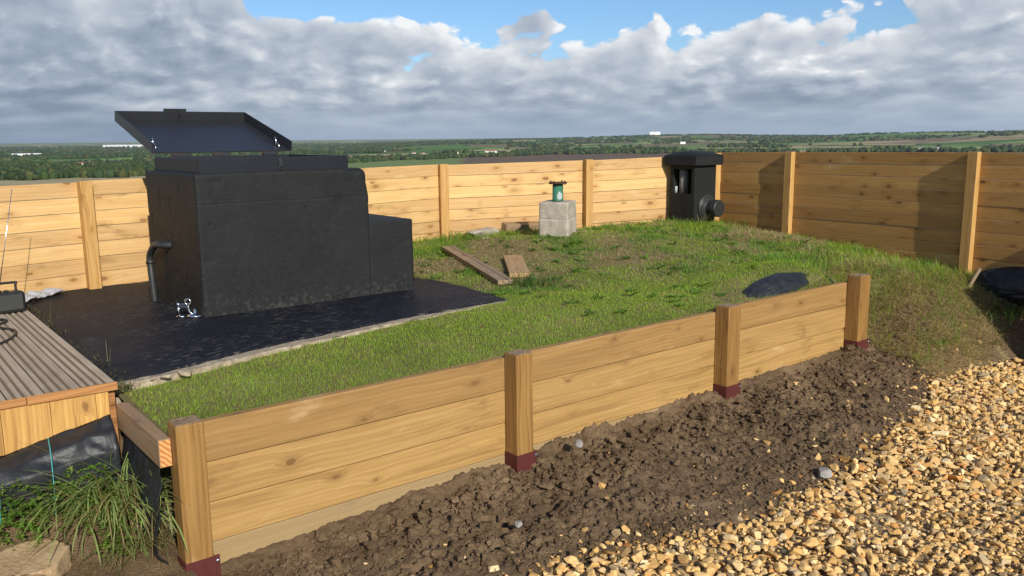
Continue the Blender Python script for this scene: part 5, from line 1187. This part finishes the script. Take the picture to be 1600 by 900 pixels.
tuft('grass_tuft', 'green tuft at the edge of the gravel beyond the last post', 'grass tuft', (7.1, 2.92, 0.10), 160, 0.04, 0.11, 0.004, 0.008, 0.14, (0.07, 0.14, 0.025), 0.6, 1.3, 4)
tuft('grass_tuft', 'small green tuft low on the straw slope right of the last post', 'grass tuft', (6.62, 3.02, 0.15), 130, 0.04, 0.12, 0.004, 0.008, 0.08, (0.13, 0.26, 0.04), 0.6, 1.3, 4)
tuft('grass_tuft', 'dry straw coloured tuft hanging over the slope behind the last post', 'grass tuft', (6.42, 3.50, 0.42), 260, 0.06, 0.20, 0.003, 0.006, 0.14, (0.34, 0.30, 0.12), 0.7, 1.4, 5, bias=math.radians(-80), drymix=0.6)
for q, (x, y, z, lb) in enumerate(((1.0, 4.6, 0.60, 'tall thin grass stem by the deck end nearest the beam'), (0.98, 5.9, 0.60, 'tall thin grass stem near the radio beside the slab'), (1.28, 3.72, 0.57, 'single long blade standing above the turf behind the first board'))):
    tuft('tall_grass', lb, 'grass stalk', (x, y, z), 3, 0.12, 0.18, 0.003, 0.004, 0.01, (0.16, 0.17, 0.07), 0.12, 0.3, 5)
def deck_gap():
    N = 3200; X = rng.normal(0.955, 0.022, N); Y = rng.uniform(4.1, 6.9, N); ok = fbm(X * 4, Y * 4, octv=3, seed=77) > -0.25; X, Y = X[ok], Y[ok]; N = len(X)
    c = np.where(rng.uniform(0, 1, (N, 1)) < 0.5, np.array([(0.17, 0.15, 0.06)]), np.array([(0.07, 0.09, 0.03)])) * rng.uniform(.6, 1.2, (N, 1))
    V, F, Cn, Cc = blades(np.c_[X, Y, np.full(N, 0.61)], rng.uniform(0.015, 0.065, N), rng.uniform(0.003, 0.006, N), rng.uniform(0, 6.28, N), rng.uniform(0.2, 1.2, N), rng.uniform(0, 1, N), c, 3)
    tag(mesh_np('moss', V, F, M['blade'], counts=Cn, color=Cc), 'dull moss and dry grass in the gap between deck and black slab', 'moss', kind='stuff')
deck_gap()
def weeds():
    """low leafy weeds: sprays of small lobed leaves on short stalks"""
    V, F, Cn, Cc = [], [], [], []; b = 0
    for q in range(1300):
        x = rng.uniform(-0.35, 0.80); y = rng.uniform(3.42, 3.95)
        if x < 0.68 and y < 3.74 and x > 0.15: continue
        if x > 0.6 and y < 3.62 and rng.uniform() < .75: continue
        z = cz(x, y); hgt = rng.uniform(0.02, 0.15); lobes = rng.integers(5, 10); tint = np.array((0.13, 0.25, 0.030)) if rng.uniform() < .75 else np.array((0.22, 0.30, 0.06)); tint = tint * rng.uniform(0.6, 1.35)
        a = rng.uniform(0, 6.28); tl = rng.uniform(0.2, 1.0)
        for s in range(lobes):
            t = s / (lobes - 1); along = 0.025 + 0.075 * t; px = x + math.cos(a) * along * math.sin(tl + t * .7); py = y + math.sin(a) * along * math.sin(tl + t * .7); pz = z + hgt + along * math.cos(tl + t * .9) * .7
            for sg in (-1, 1):
                aa = a + sg * rng.uniform(0.7, 1.4); L = rng.uniform(0.010, 0.022) * (1.15 - t * .6); w = L * 0.42; dz = rng.uniform(-.4, .35) * L
                d = np.array((math.cos(aa), math.sin(aa), 0)); n_ = np.array((-math.sin(aa), math.cos(aa), 0)); p = np.array((px, py, pz))
                V += [p, p + d * L * .45 + n_ * w + (0, 0, dz * .3 + .002), p + d * L + (0, 0, dz), p + d * L * .45 - n_ * w + (0, 0, dz * .3 - .002)]; F += [b, b + 1, b + 2, b + 3]; Cn.append(4); Cc += [tint] * 4; b += 4
    o = mesh_np('weeds', np.array(V), np.array(F), M['leaf'], counts=Cn, color=np.array(Cc)); tag(o, 'bright leafy weeds spreading below the black membrane at bottom left', 'weeds', kind='stuff')
weeds()
def debris():
    N = 900; X = rng.uniform(0.25, 0.95, N); Y = rng.uniform(3.2, 3.75, N); Z = corner(X, Y)
    c = np.array([(0.33, 0.25, 0.13)]) * rng.uniform(.4, 1.1, (N, 1)); V, F, Cn, Cc = blades(np.c_[X, Y, Z + .004], rng.uniform(0.02, 0.10, N), rng.uniform(0.002, 0.004, N), rng.uniform(0, 6.28, N), rng.uniform(1.2, 1.6, N), rng.uniform(-.2, .4, N), c, 2)
    tag(mesh_np('straw_litter', V, F, M['blade'], counts=Cn, color=Cc), 'scraps of dry straw on the mud left of the first post', 'straw', kind='stuff')
debris()
# tall weeds beyond the right fence
tuft('tall_weed', 'yellowish tall weed heads showing over the right fence near the turret', 'weeds', (9.6, 6.3, 1.05), 60, 0.45, 0.68, 0.006, 0.012, 0.16, (0.26, 0.24, 0.09), 0.1, 0.35, 5, drymix=0.4)
